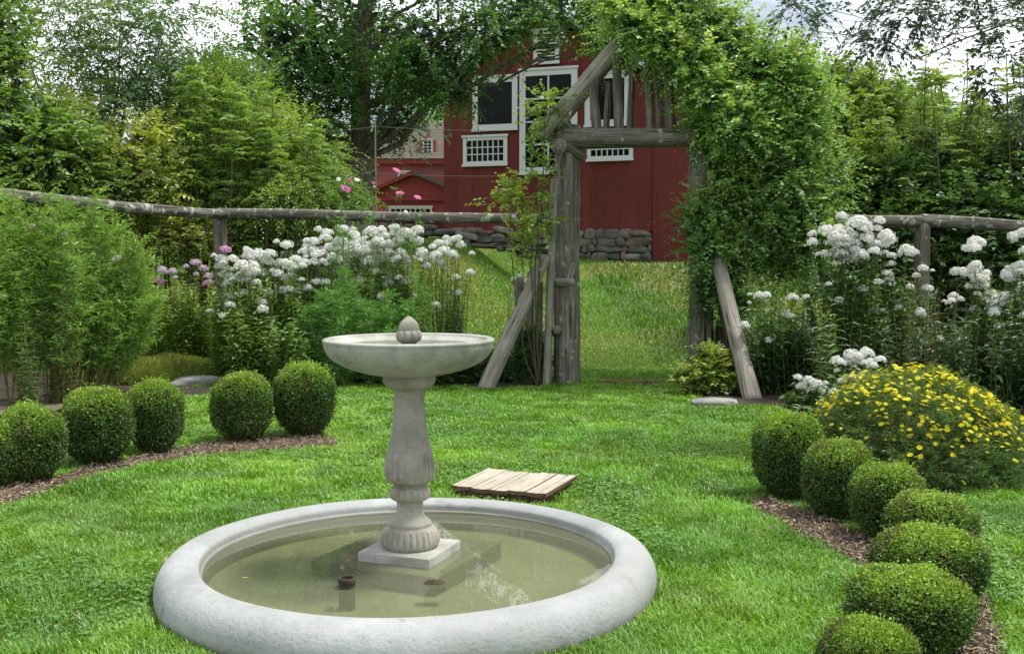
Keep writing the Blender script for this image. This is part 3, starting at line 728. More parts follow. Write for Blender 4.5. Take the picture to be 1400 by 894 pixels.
fl = tag(empty('rail_fence', (-4.1, 15, 0)), 'grey lichen covered log rail fence behind the left flower bed', 'fence', 'log rail fences')
FO = np.array(fl.location)
cr = A(300, 293, 15.0)
log('rail', A(296, 293, 15.0) - FO, A(768, 298, 13.5) - FO, .073, .068, M['rail'], fl, knots=.14, n=50, bend=.03)
log('rail', A(303, 293, 14.9) + (A(20, 268, 11.4) - A(303, 293, 14.9)) * 1.7 - FO, A(303, 293, 14.9) - FO, .07, .07, M['rail'], fl, knots=.14, n=40, bend=.03)
for px, py, D in ((300, 296, 15.0), (540, 298, 14.3)):
    a_ = A(px, py, D); c_ = a_.copy(); c_[2] = terr(a_[0], a_[1]) - .05
    log('post', c_ - FO, a_ + [0, 0, .05] - FO, .09, .085, M['log'], fl, n=24, knots=.15)
fr_ = tag(empty('rail_fence', (5, 14.5, 0)), 'shaded log rail fence behind the right phlox bed', 'fence', 'log rail fences'); FO = np.array(fr_.location)
log('rail', A(985, 298, 13.7) - FO, A(1262, 303, 14.0) - FO, .085, .08, M['rail'], fr_, n=40, bend=.02)
log('rail', A(1258, 303, 14.0) - FO, A(1560, 316, 13.6) - FO, .085, .08, M['rail'], fr_, n=40, bend=.02)
for px, py, D in ((1262, 307, 14.0), (1540, 316, 13.6)):
    a_ = A(px, py, D); c_ = a_.copy(); c_[2] = -.05; log('post', c_ - FO, a_ + [0, 0, .02] - FO, .1, .09, M['log'], fr_, n=24, knots=.15)

# wire fence seen in front of the barn
wf = tag(empty('wire_fence', tuple(A(513, 290, 17) * np.array([1, 1, 0]))), 'thin wire fence on a slim stake in front of the barn', 'fence'); FO = np.array(wf.location)
b = Bunch(); p0 = A(513, 166, 17); p1 = p0.copy(); p1[2] = terr(p0[0], p0[1]); b.tube(np.array([p1, (p0 + p1) / 2, p0]) - FO, .014, np.array([.2, .2, .17]), 6); b.build('stake', M['twig'], wf)
for ya, yb, yc in ((183, 173, 179), (235, 237, 241)):
    b = Bunch(); b.tube(np.vstack([bez(A(380, ya, 16.5), A(513, yb, 17), (0, 0, -.03), 8), bez(A(513, yb, 17), A(690, yc, 17), (0, 0, -.02), 8)[1:]]) - FO, .004, np.array([.12, .12, .11]), 5); b.build('wire', M['twig'], wf)

# stones
q = G(268, 527); rock('edging_stone', (q[0], q[1], .02), (.34, .14, .1), M['edging'], 'pale flat edging stone at the corner of the left flower bed', rotz=.5, seed=1)
for i, (px, py, sx, lab) in enumerate(((478, 520, .2, 'grey edging stone left of the bird bath stem, below the phlox'), (505, 519, .18, 'grey edging stone just left of the bird bath bowl'), (612, 521, .2, 'grey edging stone just right of the bird bath bowl'), (336, 519, .16, 'small grey edging stone between the two leftmost edging stones of the bed'), (668, 529, .11, 'small brown stone at the foot of the left leaning log'))):
    q = G(px, py); rock('edging_stone', (q[0], q[1], .02), (sx, .1, .06), M['edging'], lab, seed=i + 4, group='edging stones of the left bed')
q = G(978, 556); rock('edging_stone', (q[0], q[1], .02), (.24, .12, .07), M['edging'], 'flat grey stone at the foot of the right leaning log', seed=12)
q = A(425, 316, 19.5); rock('boulder', (q[0], q[1], terr(q[0], q[1]) + .1), (.75, .5, .38), M['rock'], 'large grey boulder behind the white phlox and the left rail', 'boulder', seed=21)
q = A(520, 322, 19.5); rock('boulder', (q[0], q[1], terr(q[0], q[1]) + .1), (.5, .4, .3), M['rock'], 'grey boulder behind the middle of the left phlox bed, right of the larger one', 'boulder', seed=22)
def stone_pile(name, p0, p1, hgt, rows, size, m, parent=None, dep=.25):
    """a dry-laid wall of fitted rounded stones"""
    V0 = None; bm = bmesh.new(); bmesh.ops.create_icosphere(bm, subdivisions=3, radius=1); V0 = np.array([v.co[:] for v in bm.verts]); T0 = np.array([[v.index for v in f.verts] for f in bm.faces]); bm.free()
    V0 = np.sign(V0) * np.abs(V0) ** .6
    p0, p1 = np.asarray(p0, float), np.asarray(p1, float); L = np.linalg.norm(p1 - p0); d = (p1 - p0) / L; n = np.array([-d[1], d[0], 0]) ; n /= np.linalg.norm(n)
    b = Bunch()
    for r in range(rows):
        x = -random.random() * size
        while x < L:
            w_ = min(size * random.uniform(.35, 1.7), L - x + .02); h_ = hgt / rows * random.uniform(.75, 1.35)
            c = p0 + d * (x + w_ / 2) + np.array([0, 0, (r + .5) * hgt / rows]) + n * random.uniform(-.04, .04)
            o_ = random.random() * 50; k = .72 + .4 * vnoise(V0, 1.4, o_) + .22 * vnoise(V0, 3.5, o_)
            Vv = V0 * k[:, None] * np.array([w_ * .54, dep, h_ * .56]); a_ = random.uniform(-.12, .12)
            Vv = np.stack([Vv[:, 0] * math.cos(a_) - Vv[:, 2] * math.sin(a_), Vv[:, 1], Vv[:, 0] * math.sin(a_) + Vv[:, 2] * math.cos(a_)], 1)
            c = c + np.array([0, 0, random.uniform(-.04, .04)]); Vw = c + Vv[:, 0:1] * d + Vv[:, 1:2] * n + Vv[:, 2:3] * np.array([0, 0, 1])
            b.add(Vw, T0, np.ones_like(Vw) * random.choice([(.13, .13, .115), (.18, .175, .155), (.23, .215, .19), (.16, .14, .115), (.12, .12, .11), (.19, .14, .115)])); x += w_
    return b.build(name, M['wall_stone'], parent, True)
a_ = A(455, 322, 23.5); c_ = A(775, 330, 22.5); a_[2] = terr(a_[0], a_[1]) - .1; c_[2] = terr(c_[0], c_[1]) - .1
c_[2] = max(c_[2], 1.75); a_[2] = 1.95
tag(stone_pile('stone_wall', a_, c_, .42, 4, .4, M['rock']), 'low dry stone wall on the bank behind the left rail', 'wall')

# ------------------------------------------------------------------ barn
KX = .33; X0, D0 = 50 / F * 33, 33.0
U = norm(np.array([1, -KX, 0.0])); VN = np.array([-U[1], U[0], 0.0])     # VN points away from the camera
def onplane(px, py):
    r = ray(px, py); P0 = np.array([X0, D0, 0]); t = ((P0 - np.array([0, 0, H])) @ VN) / (r @ VN); return r * t + np.array([0, 0, H])
BL = onplane(607, 300); BASEZ = 1.3
barn = tag(empty('red_barn', (BL[0], BL[1], BASEZ), math.atan2(U[1], U[0])), 'dark red wooden barn with white framed windows on a stone foundation', 'barn')
BO_ = np.array([BL[0], BL[1], BASEZ])
def fp(px, py):
    q = onplane(px, py) - BO_; return q @ U, q[2]
def prism(name, poly, v0, v1, m, parent):
    """polygon in the facade plane (u,z), from depth v0 to v1"""
    bm = bmesh.new(); a = [bm.verts.new((u, v0, z)) for u, z in poly]; c = [bm.verts.new((u, v1, z)) for u, z in poly]; n = len(poly)
    bm.faces.new(a); bm.faces.new(c[::-1])
    for i in range(n): bm.faces.new([a[i], c[i], c[(i + 1) % n], a[(i + 1) % n]][::-1])
    bmesh.ops.recalc_face_normals(bm, faces=bm.faces[:])
    me = bpy.data.meshes.new(name); bm.to_mesh(me); bm.free(); me.materials.append(m); return link(name, me, parent)
W_ = fp(893, 300)[0]; WL = fp(957, 300)[0]; up_, zp = fp(748, 20); sill = fp(845, 317)[1]
eave = zp - (W_ / 2) * .64; um = W_ / 2
prism('wall', [(0, sill), (W_, sill), (W_, eave), (um, zp - .05), (0, eave)], 0, 9, M['barn_red'], barn)
prism('lean_to_wall', [(W_ + .002, fp(920, 364)[1] - .3), (WL, fp(950, 364)[1] - .3), (WL, eave - 1.0), (W_ + .002, eave - .1)], -.06, 9, M['barn_red'], barn)
rt = .14
for nm, pts in (('roof', [(-.4, eave - .22), (um, zp + .05), (um, zp + .05 + rt), (-.4, eave - .22 + rt)]), ('roof', [(um + .001, zp + .05), (W_ + .4, eave - .22), (W_ + .4, eave - .22 + rt), (um + .001, zp + .05 + rt)]), ('lean_to_roof', [(W_ + .42, eave - .3), (WL + .4, eave - 1.1), (WL + .4, eave - 1.1 + rt), (W_ + .42, eave - .3 + rt)])):
    prism(nm, pts, -.4, 9.3, M['dark_roof'], barn)
boxmesh('corner_board', WL - .03, WL + .13, -.09, .02, fp(957, 364)[1] - .3, eave - 1.0, M['white'], barn)
fd = stone_pile('foundation', (0.1, .12, fp(845, 356)[1]), (W_ - .05, .12, fp(845, 356)[1]), sill - fp(845, 356)[1] + .03, 4, .38, M['rock'], barn, .2)
boxmesh('footing', 0.02, W_ - .02, .16, 8.9, 0, sill, M['rock'], barn)
def window(px0, px1, py0, py1, cols, rows, fw=.13, kind='window', parent=barn, conv=fp, v=0.0, louvre=False, bars=.03, frame='white'):
    u0, zb = conv(px0, py1); u1, zt = conv(px1, py0)
    z0 = (zb + conv(px1, py1)[1]) / 2; z1 = (zt + conv(px0, py0)[1]) / 2
    fo = link('window', frame_mesh([(u0, u1, z0, z1, fw)], v, cols, rows, bars, louvre), parent); fo.data.materials.append(M[frame])
    pn = boxmesh('pane', u0 + fw * .6, u1 - fw * .6, v - .02, v - .005, z0 + fw * .6, z1 - fw * .6, M['glass'], fo)
    return fo
def frame_mesh(spec, v, cols, rows, bars, louvre):
    bm = bmesh.new()
    def bx(x0, x1, y0, y1, z0, z1):
        r = bmesh.ops.create_cube(bm, size=1)
        for q in r['verts']: q.co = Vector((x0 + (x1 - x0) * (q.co.x + .5), y0 + (y1 - y0) * (q.co.y + .5), z0 + (z1 - z0) * (q.co.z + .5)))
    for u0, u1, z0, z1, fw in spec:
        bx(u0, u0 + fw, v - .07, v - .003, z0, z1); bx(u1 - fw, u1, v - .07, v - .003, z0, z1)
        bx(u0 + fw, u1 - fw, v - .068, v - .003, z1 - fw, z1); bx(u0 - .04, u1 + .04, v - .1, v - .071, z1 - .02, z1 + .05)
        bx(u0 + fw, u1 - fw, v - .068, v - .003, z0, z0 + fw); bx(u0 - .03, u1 + .03, v - .11, v - .072, z0 - .04, z0 + .03)
        a0, a1, c0, c1 = u0 + fw, u1 - fw, z0 + fw, z1 - fw
        for i in range(1, cols):
            x = a0 + (a1 - a0) * i / cols; bx(x - bars / 2, x + bars / 2, v - .05, v - .022, c0, c1)
        for i in range(1, rows):
            z = c0 + (c1 - c0) * i / rows
            h_ = (c1 - c0) / rows * .2 if louvre else bars / 2
            bx(a0, a1, v - .046, v - .024, z - h_, z + h_)
    me = bpy.data.meshes.new('window'); bm.to_mesh(me); bm.free(); return me
window(647, 708, 106, 178, 1, 1, .17)
window(711, 790, 95, 237, 2, 4, .19, bars=.05)
window(800, 862, 100, 172, 1, 1, .17)
window(634, 694, 187, 226, 7, 3, .12, bars=.03)
window(803, 866, 180, 219, 7, 3, .12, bars=.03)
window(730, 765, 42, 87, 1, 8, .12, louvre=True)

# ------------------------------------------------------------------ far house
HD = 46.0
ho = A(513, 300, HD); ho[2] = 2.2
house = tag(empty('red_house', tuple(ho)), 'pinkish red house with grey roof, seen left of the barn', 'house')
def hf(px, py):
    q = A(px, py, HD) - ho; return q[0], q[2]
x0, zw = hf(513, 218); x1, _ = hf(640, 218); zr = hf(560, 186)[1]
prism('wall', [(x0, -.5), (x1, -.5), (x1, zw), (x0, zw)], 0, 7, M['house_red'], house)
# roof slopes back from the eave
bm = bmesh.new(); vs = [bm.verts.new(c) for c in ((x0 - .3, -.35, zw), (x1 + .3, -.35, zw), (x1 + .3, 3.5, zr + 1.0), (x0 + .8, 3.5, zr + 1.0), (x0 - .3, 7.35, zw), (x1 + .3, 7.35, zw))]
bm.faces.new([vs[0], vs[1], vs[2], vs[3]]); bm.faces.new([vs[3], vs[2], vs[5], vs[4]]); bm.faces.new([vs[0], vs[3], vs[4]])
me = bpy.data.meshes.new('roof'); bm.to_mesh(me); bm.free(); me.materials.append(M['shingle']); rf = link('roof', me, house)
boxmesh('cornice', x0 - .25, x1 + .25, -.3, -.003, zw - .22, zw - .03, M['trim_red'], house)
dm = prism('dormer', [hf(572, 212), hf(596, 212), hf(596, 192), hf(584, 182), hf(572, 192)], .3, 3, M['house_red'], house)
window(577, 591, 190, 211, 2, 4, .07, parent=dm, conv=hf, v=.3, bars=.03)
window(544, 562, 235, 257, 2, 3, .09, parent=house, conv=hf, v=0, bars=.03)
po = prism('porch', [hf(516, 300), hf(630, 300), hf(630, 268), hf(573, 244), hf(516, 268)], -2.2, -.003, M['pediment'], house)
a0, c0, e0 = hf(509, 273), hf(573, 244), hf(637, 273)
for s0, s1 in ((a0, c0), (c0, e0)):
    prism('porch_roof', [(s0[0], s0[1]), (s1[0] - (.001 if s1 is e0 else 0), s1[1]), (s1[0], s1[1] + .16), (s0[0], s0[1] + .16)], -2.5, 0, M['shingle' if s1 is e0 else 'trim_red'], house)
boxmesh('porch_cornice', hf(513, 280)[0], hf(633, 280)[0], -2.35, -2.203, hf(513, 279)[1], hf(513, 274)[1], M['trim_red'], house)
window(540, 596, 287, 300, 8, 1, .08, parent=po, conv=hf, v=-2.2, bars=.04)

# ------------------------------------------------------------------ trees and shrubs
def plant(name, label, cat, base, group=None):
    return tag(empty(name, tuple(base)), label, cat, group)
def foliage(root, blobs, K, tl, lL, lW, cols, shape='dia', droop=.15, spread=1.0, gap=.35, gs=1.4, out=.7, upw=.2, mname='leaf', shell=.7, planar=.5, jit=.25, name='crown', stem=None, vary=.22, topc=None, core=.3, dens=1.5, wide=1.3, gain=2.5):
    """cols: two colours blended by noise;  blobs: (center, radii, twigs)"""
    o = np.array(root.location); b = Bunch(); lW = lW * wide
    for c, r, n in blobs:
        P, d = ellip(c, r, int(n * dens), shell, gap, gs); n = len(P)
        D = d * out + np.array([0, 0, upw]) + .55 * rng.normal(size=(n, 3))
        tone_ = random.uniform(.72, 1.22)
        k = np.clip(.5 + 1.6 * (vnoise(P, 1.1, 3) - .5) + .18 * rng.normal(size=n), 0, 1)[:, None]
        col = np.array(cols[0]) * (1 - k) + np.array(cols[1]) * k
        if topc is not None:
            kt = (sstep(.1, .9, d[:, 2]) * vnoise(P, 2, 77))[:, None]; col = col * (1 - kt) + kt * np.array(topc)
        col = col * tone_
        b.twigs(P - o, D, tl * (.6 + .8 * rng.random(n)), K, lL, lW, col, shape, droop, spread, jit, planar, stem, vary, gain)
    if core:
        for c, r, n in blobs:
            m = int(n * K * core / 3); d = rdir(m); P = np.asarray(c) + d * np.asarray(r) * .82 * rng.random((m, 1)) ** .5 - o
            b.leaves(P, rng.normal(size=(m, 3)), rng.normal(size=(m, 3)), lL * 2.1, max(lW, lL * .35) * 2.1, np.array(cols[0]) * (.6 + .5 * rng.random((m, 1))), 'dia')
    return b.build(name, M[mname], root)
def limbs(root, trunk, r0, r1, blobs, n_sub=5, name='trunk', m='bark', col=(.5, .5, .5), lr=.5, seg=12, start=.35):
    """trunk polyline plus limbs that run into the blobs"""
    o = np.array(root.location); b = Bunch(); trunk = np.asarray(trunk, float); n = len(trunk)
    rad = np.linspace(r0, r1, n); rad[0] *= 1.3
    b.tube(trunk - o, rad, np.array(col), seg)
    for c, r, _ in blobs:
        c = np.array(c); r = np.array(r)
        zt = np.clip(c[2] - .45 * np.linalg.norm(c[:2] - trunk[-1][:2]) - .3, trunk[0][2] + start * (trunk[-1][2] - trunk[0][2]), trunk[-1][2])
        i = int(np.argmin(np.abs(trunk[:, 2] - zt))); s = trunk[i]; rr = max(rad[i] * lr, .012)
        pts = bez(s, c, (0, 0, .06 * np.linalg.norm(c - s)), 9, .03 * np.linalg.norm(c - s))
        b.tube(pts - o, np.linspace(rr, rr * .25, 9), np.array(col), 8)
        for _k in range(n_sub):
            e = c + rdir(1)[0] * r * .8; j = random.randint(4, 7)
            b.tube(bez(pts[j], e, rng.normal(size=3) * .06 * np.linalg.norm(e - pts[j]), 6) - o, np.linspace(rr * .4, rr * .08, 6), np.array(col), 5)
    return b.build(name, M[m], root, True)
def cblob(px, py, D, rx, ry=None, rz=None, n=200, k=1.0):
    """crown lump centred on a sight line; radii in photo pixels at that distance"""
    s = D / F; ry = ry or rx; return (A(px, py, D), (rx * s, (rz or (rx + ry) / 2) * s, ry * s), n)

# the big dark tree left of the barn
TD = 24.0; tb = A(494, 300, TD); tb[2] = terr(tb[0], tb[1])
big = plant('shade_tree', 'big dark shade tree with a straight trunk left of the barn', 'tree', tb)
trunk = np.array([tb + [0, 0, -.2], A(494, 280, TD), A(494, 220, TD), A(493, 150, TD), A(495, 80, TD), A(500, 0, TD), A(498, -120, TD), A(502, -260, TD), A(500, -360, TD)])
bb = [cblob(*a) for a in ((430, 140, 23, 75, 45, 90, 260), (330, 130, 24, 80, 45, 90, 260), (300, 100, 24, 40, 30, 60, 70), (390, 60, 22.5, 80, 50, 90, 280), (500, 50, 25.5, 80, 50, 90, 230), (450, 95, 23, 45, 35, 60, 110), (545, 130, 25, 50, 45, 70, 190), (560, 100, 22.5, 45, 40, 70, 130), (590, 60, 22, 60, 40, 80, 150), (670, 45, 21.5, 65, 28, 70, 130), (620, 120, 21.8, 36, 28, 50, 80), (740, 8, 22, 60, 25, 60, 110), (830, 25, 23, 50, 35, 70, 110), (420, 230, 25.5, 50, 40, 80, 150), (540, 175, 24.6, 30, 20, 40, 50), (470, -40, 23, 160, 70, 150, 230), (640, -50, 23, 140, 60, 150, 240), (360, -30, 24, 60, 50, 100, 80), (760, -60, 23.5, 110, 60, 130, 260), (560, -160, 24, 200, 90, 200, 230), (440, -190, 24, 110, 70, 130, 80), (700, -170, 24, 140, 80, 150, 220), (510, -300, 24, 170, 90, 170, 250), (890, 10, 24, 45, 40, 60, 90))]
limbs(big, trunk, .29, .1, bb, 4, lr=.3, seg=18, start=.2)
foliage(big, bb, 18, .6, .1, .046, ((.025, .06, .013), (.05, .105, .02)), 'dia', .25, 1.0, .36, 1.3, .6, .1, 'leaf', .4, vary=.28, core=.15, dens=1.35, gain=3.8)
# trees far behind
def far_tree(px, top, D, wpx, cols, label, n=650, seedbase=0):
    b0 = A(px, 300, D); b0[2] = 2.3 if px < 700 else 2.0; r = plant('distant_tree', label, 'tree', b0, 'trees far behind the garden')
    zt = A(px, top, D)[2]; hh = zt - b0[2]; wr = wpx / F * D / 2; bl = []
    for i in range(9):
        a = i * 2.4; k = .35 + .55 * ((i * .618) % 1)
        bl.append((b0 + np.array([math.cos(a) * wr * .55, math.sin(a) * wr * .5, hh * (.28 + .5 * ((i * .37) % 1))]), np.array([wr * .5, wr * .5, hh * .2]), n // 9))
    bl.append((b0 + np.array([0, 0, hh * .82]), np.array([wr * .5, wr * .5, hh * .18]), n // 7))
    limbs(r, bez(b0, b0 + [0, 0, hh * .75], (.1, 0, 0), 6), .16 * wr / 2 + .05, .05, bl, 2, seg=8)
    foliage(r, bl, 12, .9, .24, .15, cols, 'dia', .2, 1, .2, .8, .6, .15, 'leaf', .45)
    return r
DK = ((.035, .085, .02), (.08, .155, .035)); MD = ((.055, .12, .025), (.12, .22, .04))
far_tree(-80, 170, 48, 330, DK, 'dark distant tree behind the shrubs at the far left edge')
far_tree(150, 215, 52, 330, DK, 'dark distant tree behind the airy small tree on the left')
far_tree(340, 185, 50, 320, DK, 'dark distant tree behind the yellowish thicket')
far_tree(460, 165, 58, 280, DK, 'dark distant tree behind the shade tree trunk')
far_tree(600, 140, 62, 220, MD, 'distant tree rising behind the red house')
far_tree(1075, 105, 34, 210, MD, 'round green tree behind the vine covered side of the arch')
far_tree(1190, 118, 33, 230, MD, 'round topped green tree beyond the right fence, second from the arch')
far_tree(1330, 160, 36, 240, DK, 'dark tree beyond the right fence behind the tall stems')
far_tree(1480, 150, 36, 260, MD, 'green tree beyond the right fence at the edge of the photo')

# left shrubs and thickets behind the rail
def shrub(name, label, cat, px, D, blobs, K, tl, lL, lW, cols, shape='dia', group=None, tr=.05, ns=4, **kw):
    b0 = A(px, 330, D); b0[2] = terr(b0[0], b0[1]); r = plant(name, label, cat, b0, group); bl = [cblob(*a) for a in blobs]
    o = np.array(r.location); b = Bunch()
    for c, rr, _ in bl:
        for _k in range(ns):
            s0 = b0 + np.array([random.uniform(-.25, .25), random.uniform(-.2, .2), -.05]); e = np.array(c) + rdir(1)[0] * np.array(rr) * .7
            b.tube(bez(s0, e, (rng.normal() * .1, rng.normal() * .1, .15 * abs(e[2] - s0[2]) * .3), 8, .02) - o, np.linspace(tr, tr * .15, 8), np.array([.09, .075, .05]), 6)
    b.build('stem', M['twig'], r)
    foliage(r, bl, K, tl, lL, lW, cols, shape, **{**dict(name='foliage'), **kw}); return r
shrub('leafy_shrub', 'tall olive green leafy shrub rising above the feathery plants at far left', 'shrub', 30, 14.5, [(20, 180, 14.5, 90, 60, 60, 240), (70, 230, 14.6, 70, 50, 60, 200), (-30, 110, 15, 70, 60, 60, 150), (0, 60, 15, 50, 45, 50, 80), (-60, 230, 14.5, 90, 60, 60, 200), (-10, 0, 15.5, 50, 40, 50, 60)], 12, .4, .085, .05, ((.045, .095, .018), (.11, .2, .035)), 'dia', group='shrubs behind the left rail', droop=.2, gap=.3, shell=.5)
shrub('leafy_shrub', 'olive green leafy shrub beyond the rail, cut off by the left edge', 'shrub', -150, 13.8, [(-150, 200, 13.8, 110, 80, 80, 260), (-230, 240, 13.5, 100, 70, 80, 220), (-120, 270, 13.2, 120, 50, 70, 220), (-100, 120, 14, 90, 60, 60, 150)], 12, .4, .085, .05, ((.045, .095, .018), (.11, .2, .035)), 'dia', group='shrubs behind the left rail', droop=.2, gap=.3, shell=.5)
shrub('dark_shrub', 'dark reddish brown tangled shrub below the airy tree on the left', 'shrub', 120, 15.5, [(110, 200, 15.5, 70, 60, 60, 240), (60, 170, 16, 60, 50, 60, 150), (180, 240, 15.6, 70, 45, 60, 200), (130, 260, 15.2, 90, 40, 60, 200)], 12, .35, .07, .04, ((.045, .075, .016), (.11, .15, .03)), 'dia', group='shrubs behind the left rail', gap=.28, shell=.4)
shrub('airy_tree', 'airy small tree with narrow drooping pale leaves against the sky at top left', 'tree', 150, 17, [(110, 90, 17, 85, 55, 60, 150), (190, 60, 17, 70, 50, 60, 120), (150, 10, 17, 90, 45, 60, 130), (60, 20, 17, 70, 60, 60, 120), (210, 130, 17, 60, 35, 50, 100), (150, 140, 17, 80, 40, 60, 140), (250, 20, 17.5, 50, 40, 40, 50), (230, 90, 17, 40, 40, 40, 60)], 14, .55, .12, .024, ((.055, .11, .035), (.12, .19, .06)), 'lance', tr=.04, ns=1, droop=.55, gap=.38, gs=1.9, shell=.3, jit=.3, upw=.35, core=0.0, dens=1.15)
shrub('yellowish_thicket', 'dense yellowish green thicket of upright stems behind the left rail', 'shrub', 290, 17, [(240, 190, 17, 60, 60, 60, 330), (300, 160, 17.2, 60, 55, 60, 330), (350, 200, 17, 60, 60, 60, 330), (280, 240, 16.5, 90, 45, 60, 360), (390, 220, 17, 45, 60, 50, 260), (270, 120, 17.5, 55, 40, 50, 170), (330, 130, 17.5, 45, 45, 50, 170), (220, 250, 16.3, 60, 40, 50, 220)], 16, .4, .062, .022, ((.06, .125, .018), (.15, .235, .034)), 'dia', group='shrubs behind the left rail', droop=.05, gap=.25, upw=.7, out=.5, shell=.45, tr=.025)
shrub('arching_shrub', 'light green arching shrub trailing over the rail beside the tree trunk', 'shrub', 430, 16.3, [(420, 260, 16.3, 55, 35, 50, 330), (460, 275, 16.2, 45, 22, 40, 220), (390, 275, 16, 60, 28, 40, 280), (440, 225, 16.8, 35, 35, 30, 120)], 16, .45, .055, .018, ((.075, .14, .022), (.16, .24, .04)), 'dia', group='shrubs behind the left rail', droop=.6, gap=.2, out=.9, shell=.4, tr=.02)
shrub('bright_shrub', 'small brighter green bush above the corner of the left rail', 'shrub', 210, 15.8, [(210, 215, 15.8, 30, 45, 30, 110), (190, 255, 15.6, 50, 28, 30, 140)], 14, .4, .085, .034, ((.08, .14, .02), (.2, .25, .035)), 'lance', group='shrubs behind the left rail', droop=.3, gap=.1, tr=.02)
shrub('bank_weeds', 'low weeds on the bank below the stone wall behind the left rail', 'shrub', 330, 16.2, [(350, 325, 16.2, 60, 22, 30, 160), (420, 330, 16.4, 60, 16, 30, 140), (250, 320, 15.6, 40, 30, 30, 140), (330, 300, 16.5, 40, 18, 30, 100)], 12, .3, .07, .02, ((.07, .11, .018), (.14, .18, .03)), 'dia', gap=.2, tr=.012)

# right side shrubs behind the fence
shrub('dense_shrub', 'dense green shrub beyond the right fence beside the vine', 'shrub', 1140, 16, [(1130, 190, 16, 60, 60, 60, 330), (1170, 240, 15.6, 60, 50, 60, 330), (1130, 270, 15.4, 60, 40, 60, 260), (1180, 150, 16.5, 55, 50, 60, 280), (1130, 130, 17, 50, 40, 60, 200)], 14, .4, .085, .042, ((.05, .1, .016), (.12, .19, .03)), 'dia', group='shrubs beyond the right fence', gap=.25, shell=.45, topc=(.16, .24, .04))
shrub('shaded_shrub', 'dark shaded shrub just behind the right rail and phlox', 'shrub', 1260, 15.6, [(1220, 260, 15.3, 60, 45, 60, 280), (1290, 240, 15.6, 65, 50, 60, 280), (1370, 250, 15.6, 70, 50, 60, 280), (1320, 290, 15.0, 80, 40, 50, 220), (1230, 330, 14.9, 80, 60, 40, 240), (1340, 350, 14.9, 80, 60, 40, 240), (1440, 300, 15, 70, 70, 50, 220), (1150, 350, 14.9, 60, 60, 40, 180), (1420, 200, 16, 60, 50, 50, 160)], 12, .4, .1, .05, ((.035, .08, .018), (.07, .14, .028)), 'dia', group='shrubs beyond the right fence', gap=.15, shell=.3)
def sumac(px, D, top, label, n=7, sp=.5, cols=((.08, .15, .03), (.17, .25, .05))):
    b0 = A(px, 320, D); b0[2] = terr(b0[0], b0[1]); r = plant('leafy_sumac', label, 'shrub', b0, 'tall leafy stems beyond the fences'); o = np.array(r.location)
    b = Bunch(); bs = Bunch()
    for i in range(n):
        e = A(px + random.uniform(-45, 45), top + random.uniform(-12, 60), D + random.uniform(-.4, .4)); s0 = b0 + np.array([(e[0] - b0[0]) * .5, random.uniform(-sp, sp), 0])
        pts = bez(s0, e, rng.normal(size=3) * .06, 12); bs.tube(pts - o, np.linspace(.028, .006, 12), np.array([.1, .09, .05]), 6)
        m = 34; t = .25 + .75 * rng.random(m) ** .7; ix = t * 11; i0 = np.minimum(ix.astype(int), 10); P = pts[i0] + (pts[i0 + 1] - pts[i0]) * (ix - i0)[:, None]
        a = rng.random(m) * 2 * PI; D_ = np.column_stack([np.cos(a), np.sin(a), .25 + .7 * t])
        k = rng.random((m, 1)) * .6 + .4 * t[:, None]; col = np.array(cols[0]) * (1 - k) + np.array(cols[1]) * k
        b.twigs(P - o, D_, .42 * (1.15 - .6 * t), 14, .115, .03, col, 'lance', .45, 1.0, .12, .8, (.004, np.array([.12, .15, .04])))
    bs.build('stem', M['twig'], r); b.build('foliage', M['leaf'], r)
for px, D, top, lab in ((225, 15.9, 150, 'upright leafy shoots left of the yellowish thicket'), (290, 15.9, 95, 'tallest upright leafy shoots in front of the yellowish thicket'), (345, 16.0, 125, 'upright leafy shoots at the right of the yellowish thicket'), (395, 16.2, 165, 'shorter upright leafy shoots left of the shade tree trunk'), (90, 14.8, 120, 'upright leafy shoots in front of the olive shrub at far left')):
    sumac(px, D, top, lab, 6, .4, ((.07, .14, .022), (.15, .26, .04)))
sumac(1230, 15.6, 115, 'tall stems with drooping feathered leaves left of the others behind the right fence')
sumac(1295, 15.2, 62, 'tallest stems with drooping feathered leaves rising into the sky on the right')
sumac(1350, 15.6, 95, 'tall feathered leaf stems right of the tallest ones, below the overhanging branch')
sumac(1420, 15.3, 80, 'tall feathered leaf stems at the right edge of the photo')
sumac(1180, 16.6, 140, 'shorter feathered leaf stems nearest the vine covered arch', 6)

# overhanging branch, its tree stands just out of the picture on the right
ob = np.array([6.2, 8.6, 0.0]); ot = plant('overhanging_tree', 'dark leafy branches hanging into the sky at the top right corner', 'tree', ob)
tr_ = np.array([ob, ob + [0, 0, 1.5], ob + [-.1, 0, 3], ob + [-.2, .1, 4.6], ob + [-.3, .1, 6]])
def oblob(px, py, D, rx, ry, n): return cblob(px, py, D, rx, ry, rx, n)
obl = [oblob(*a) for a in ((1250, 15, 8.6, 60, 32, 75), (1200, 45, 8.6, 40, 24, 32), (1310, 0, 8.6, 60, 40, 45), (1380, 60, 8.5, 45, 60, 55), (1075, 5, 8.7, 40, 16, 22), (1120, 22, 8.7, 25, 20, 12), (1105, 42, 8.7, 10, 20, 5), (1330, -60, 8.6, 120, 30, 40), (1400, -40, 8.6, 80, 70, 60), (1440, 120, 8.5, 30, 50, 30), (1350, 115, 8.5, 18, 40, 14), (960, 0, 8.8, 25, 10, 6))]
limbs(ot, tr_, .2, .08, [obl[0], obl[3], obl[6]], 4, lr=.09, start=.6)
foliage(ot, obl, 12, .28, .06, .024, ((.022, .04, .03), (.05, .085, .05)), 'dia', .5, 1, .3, 2.6, .6, -.1, 'leaf', .3, core=0, dens=.9, wide=1.15, stem=(.0035, np.array([.05, .045, .035])))

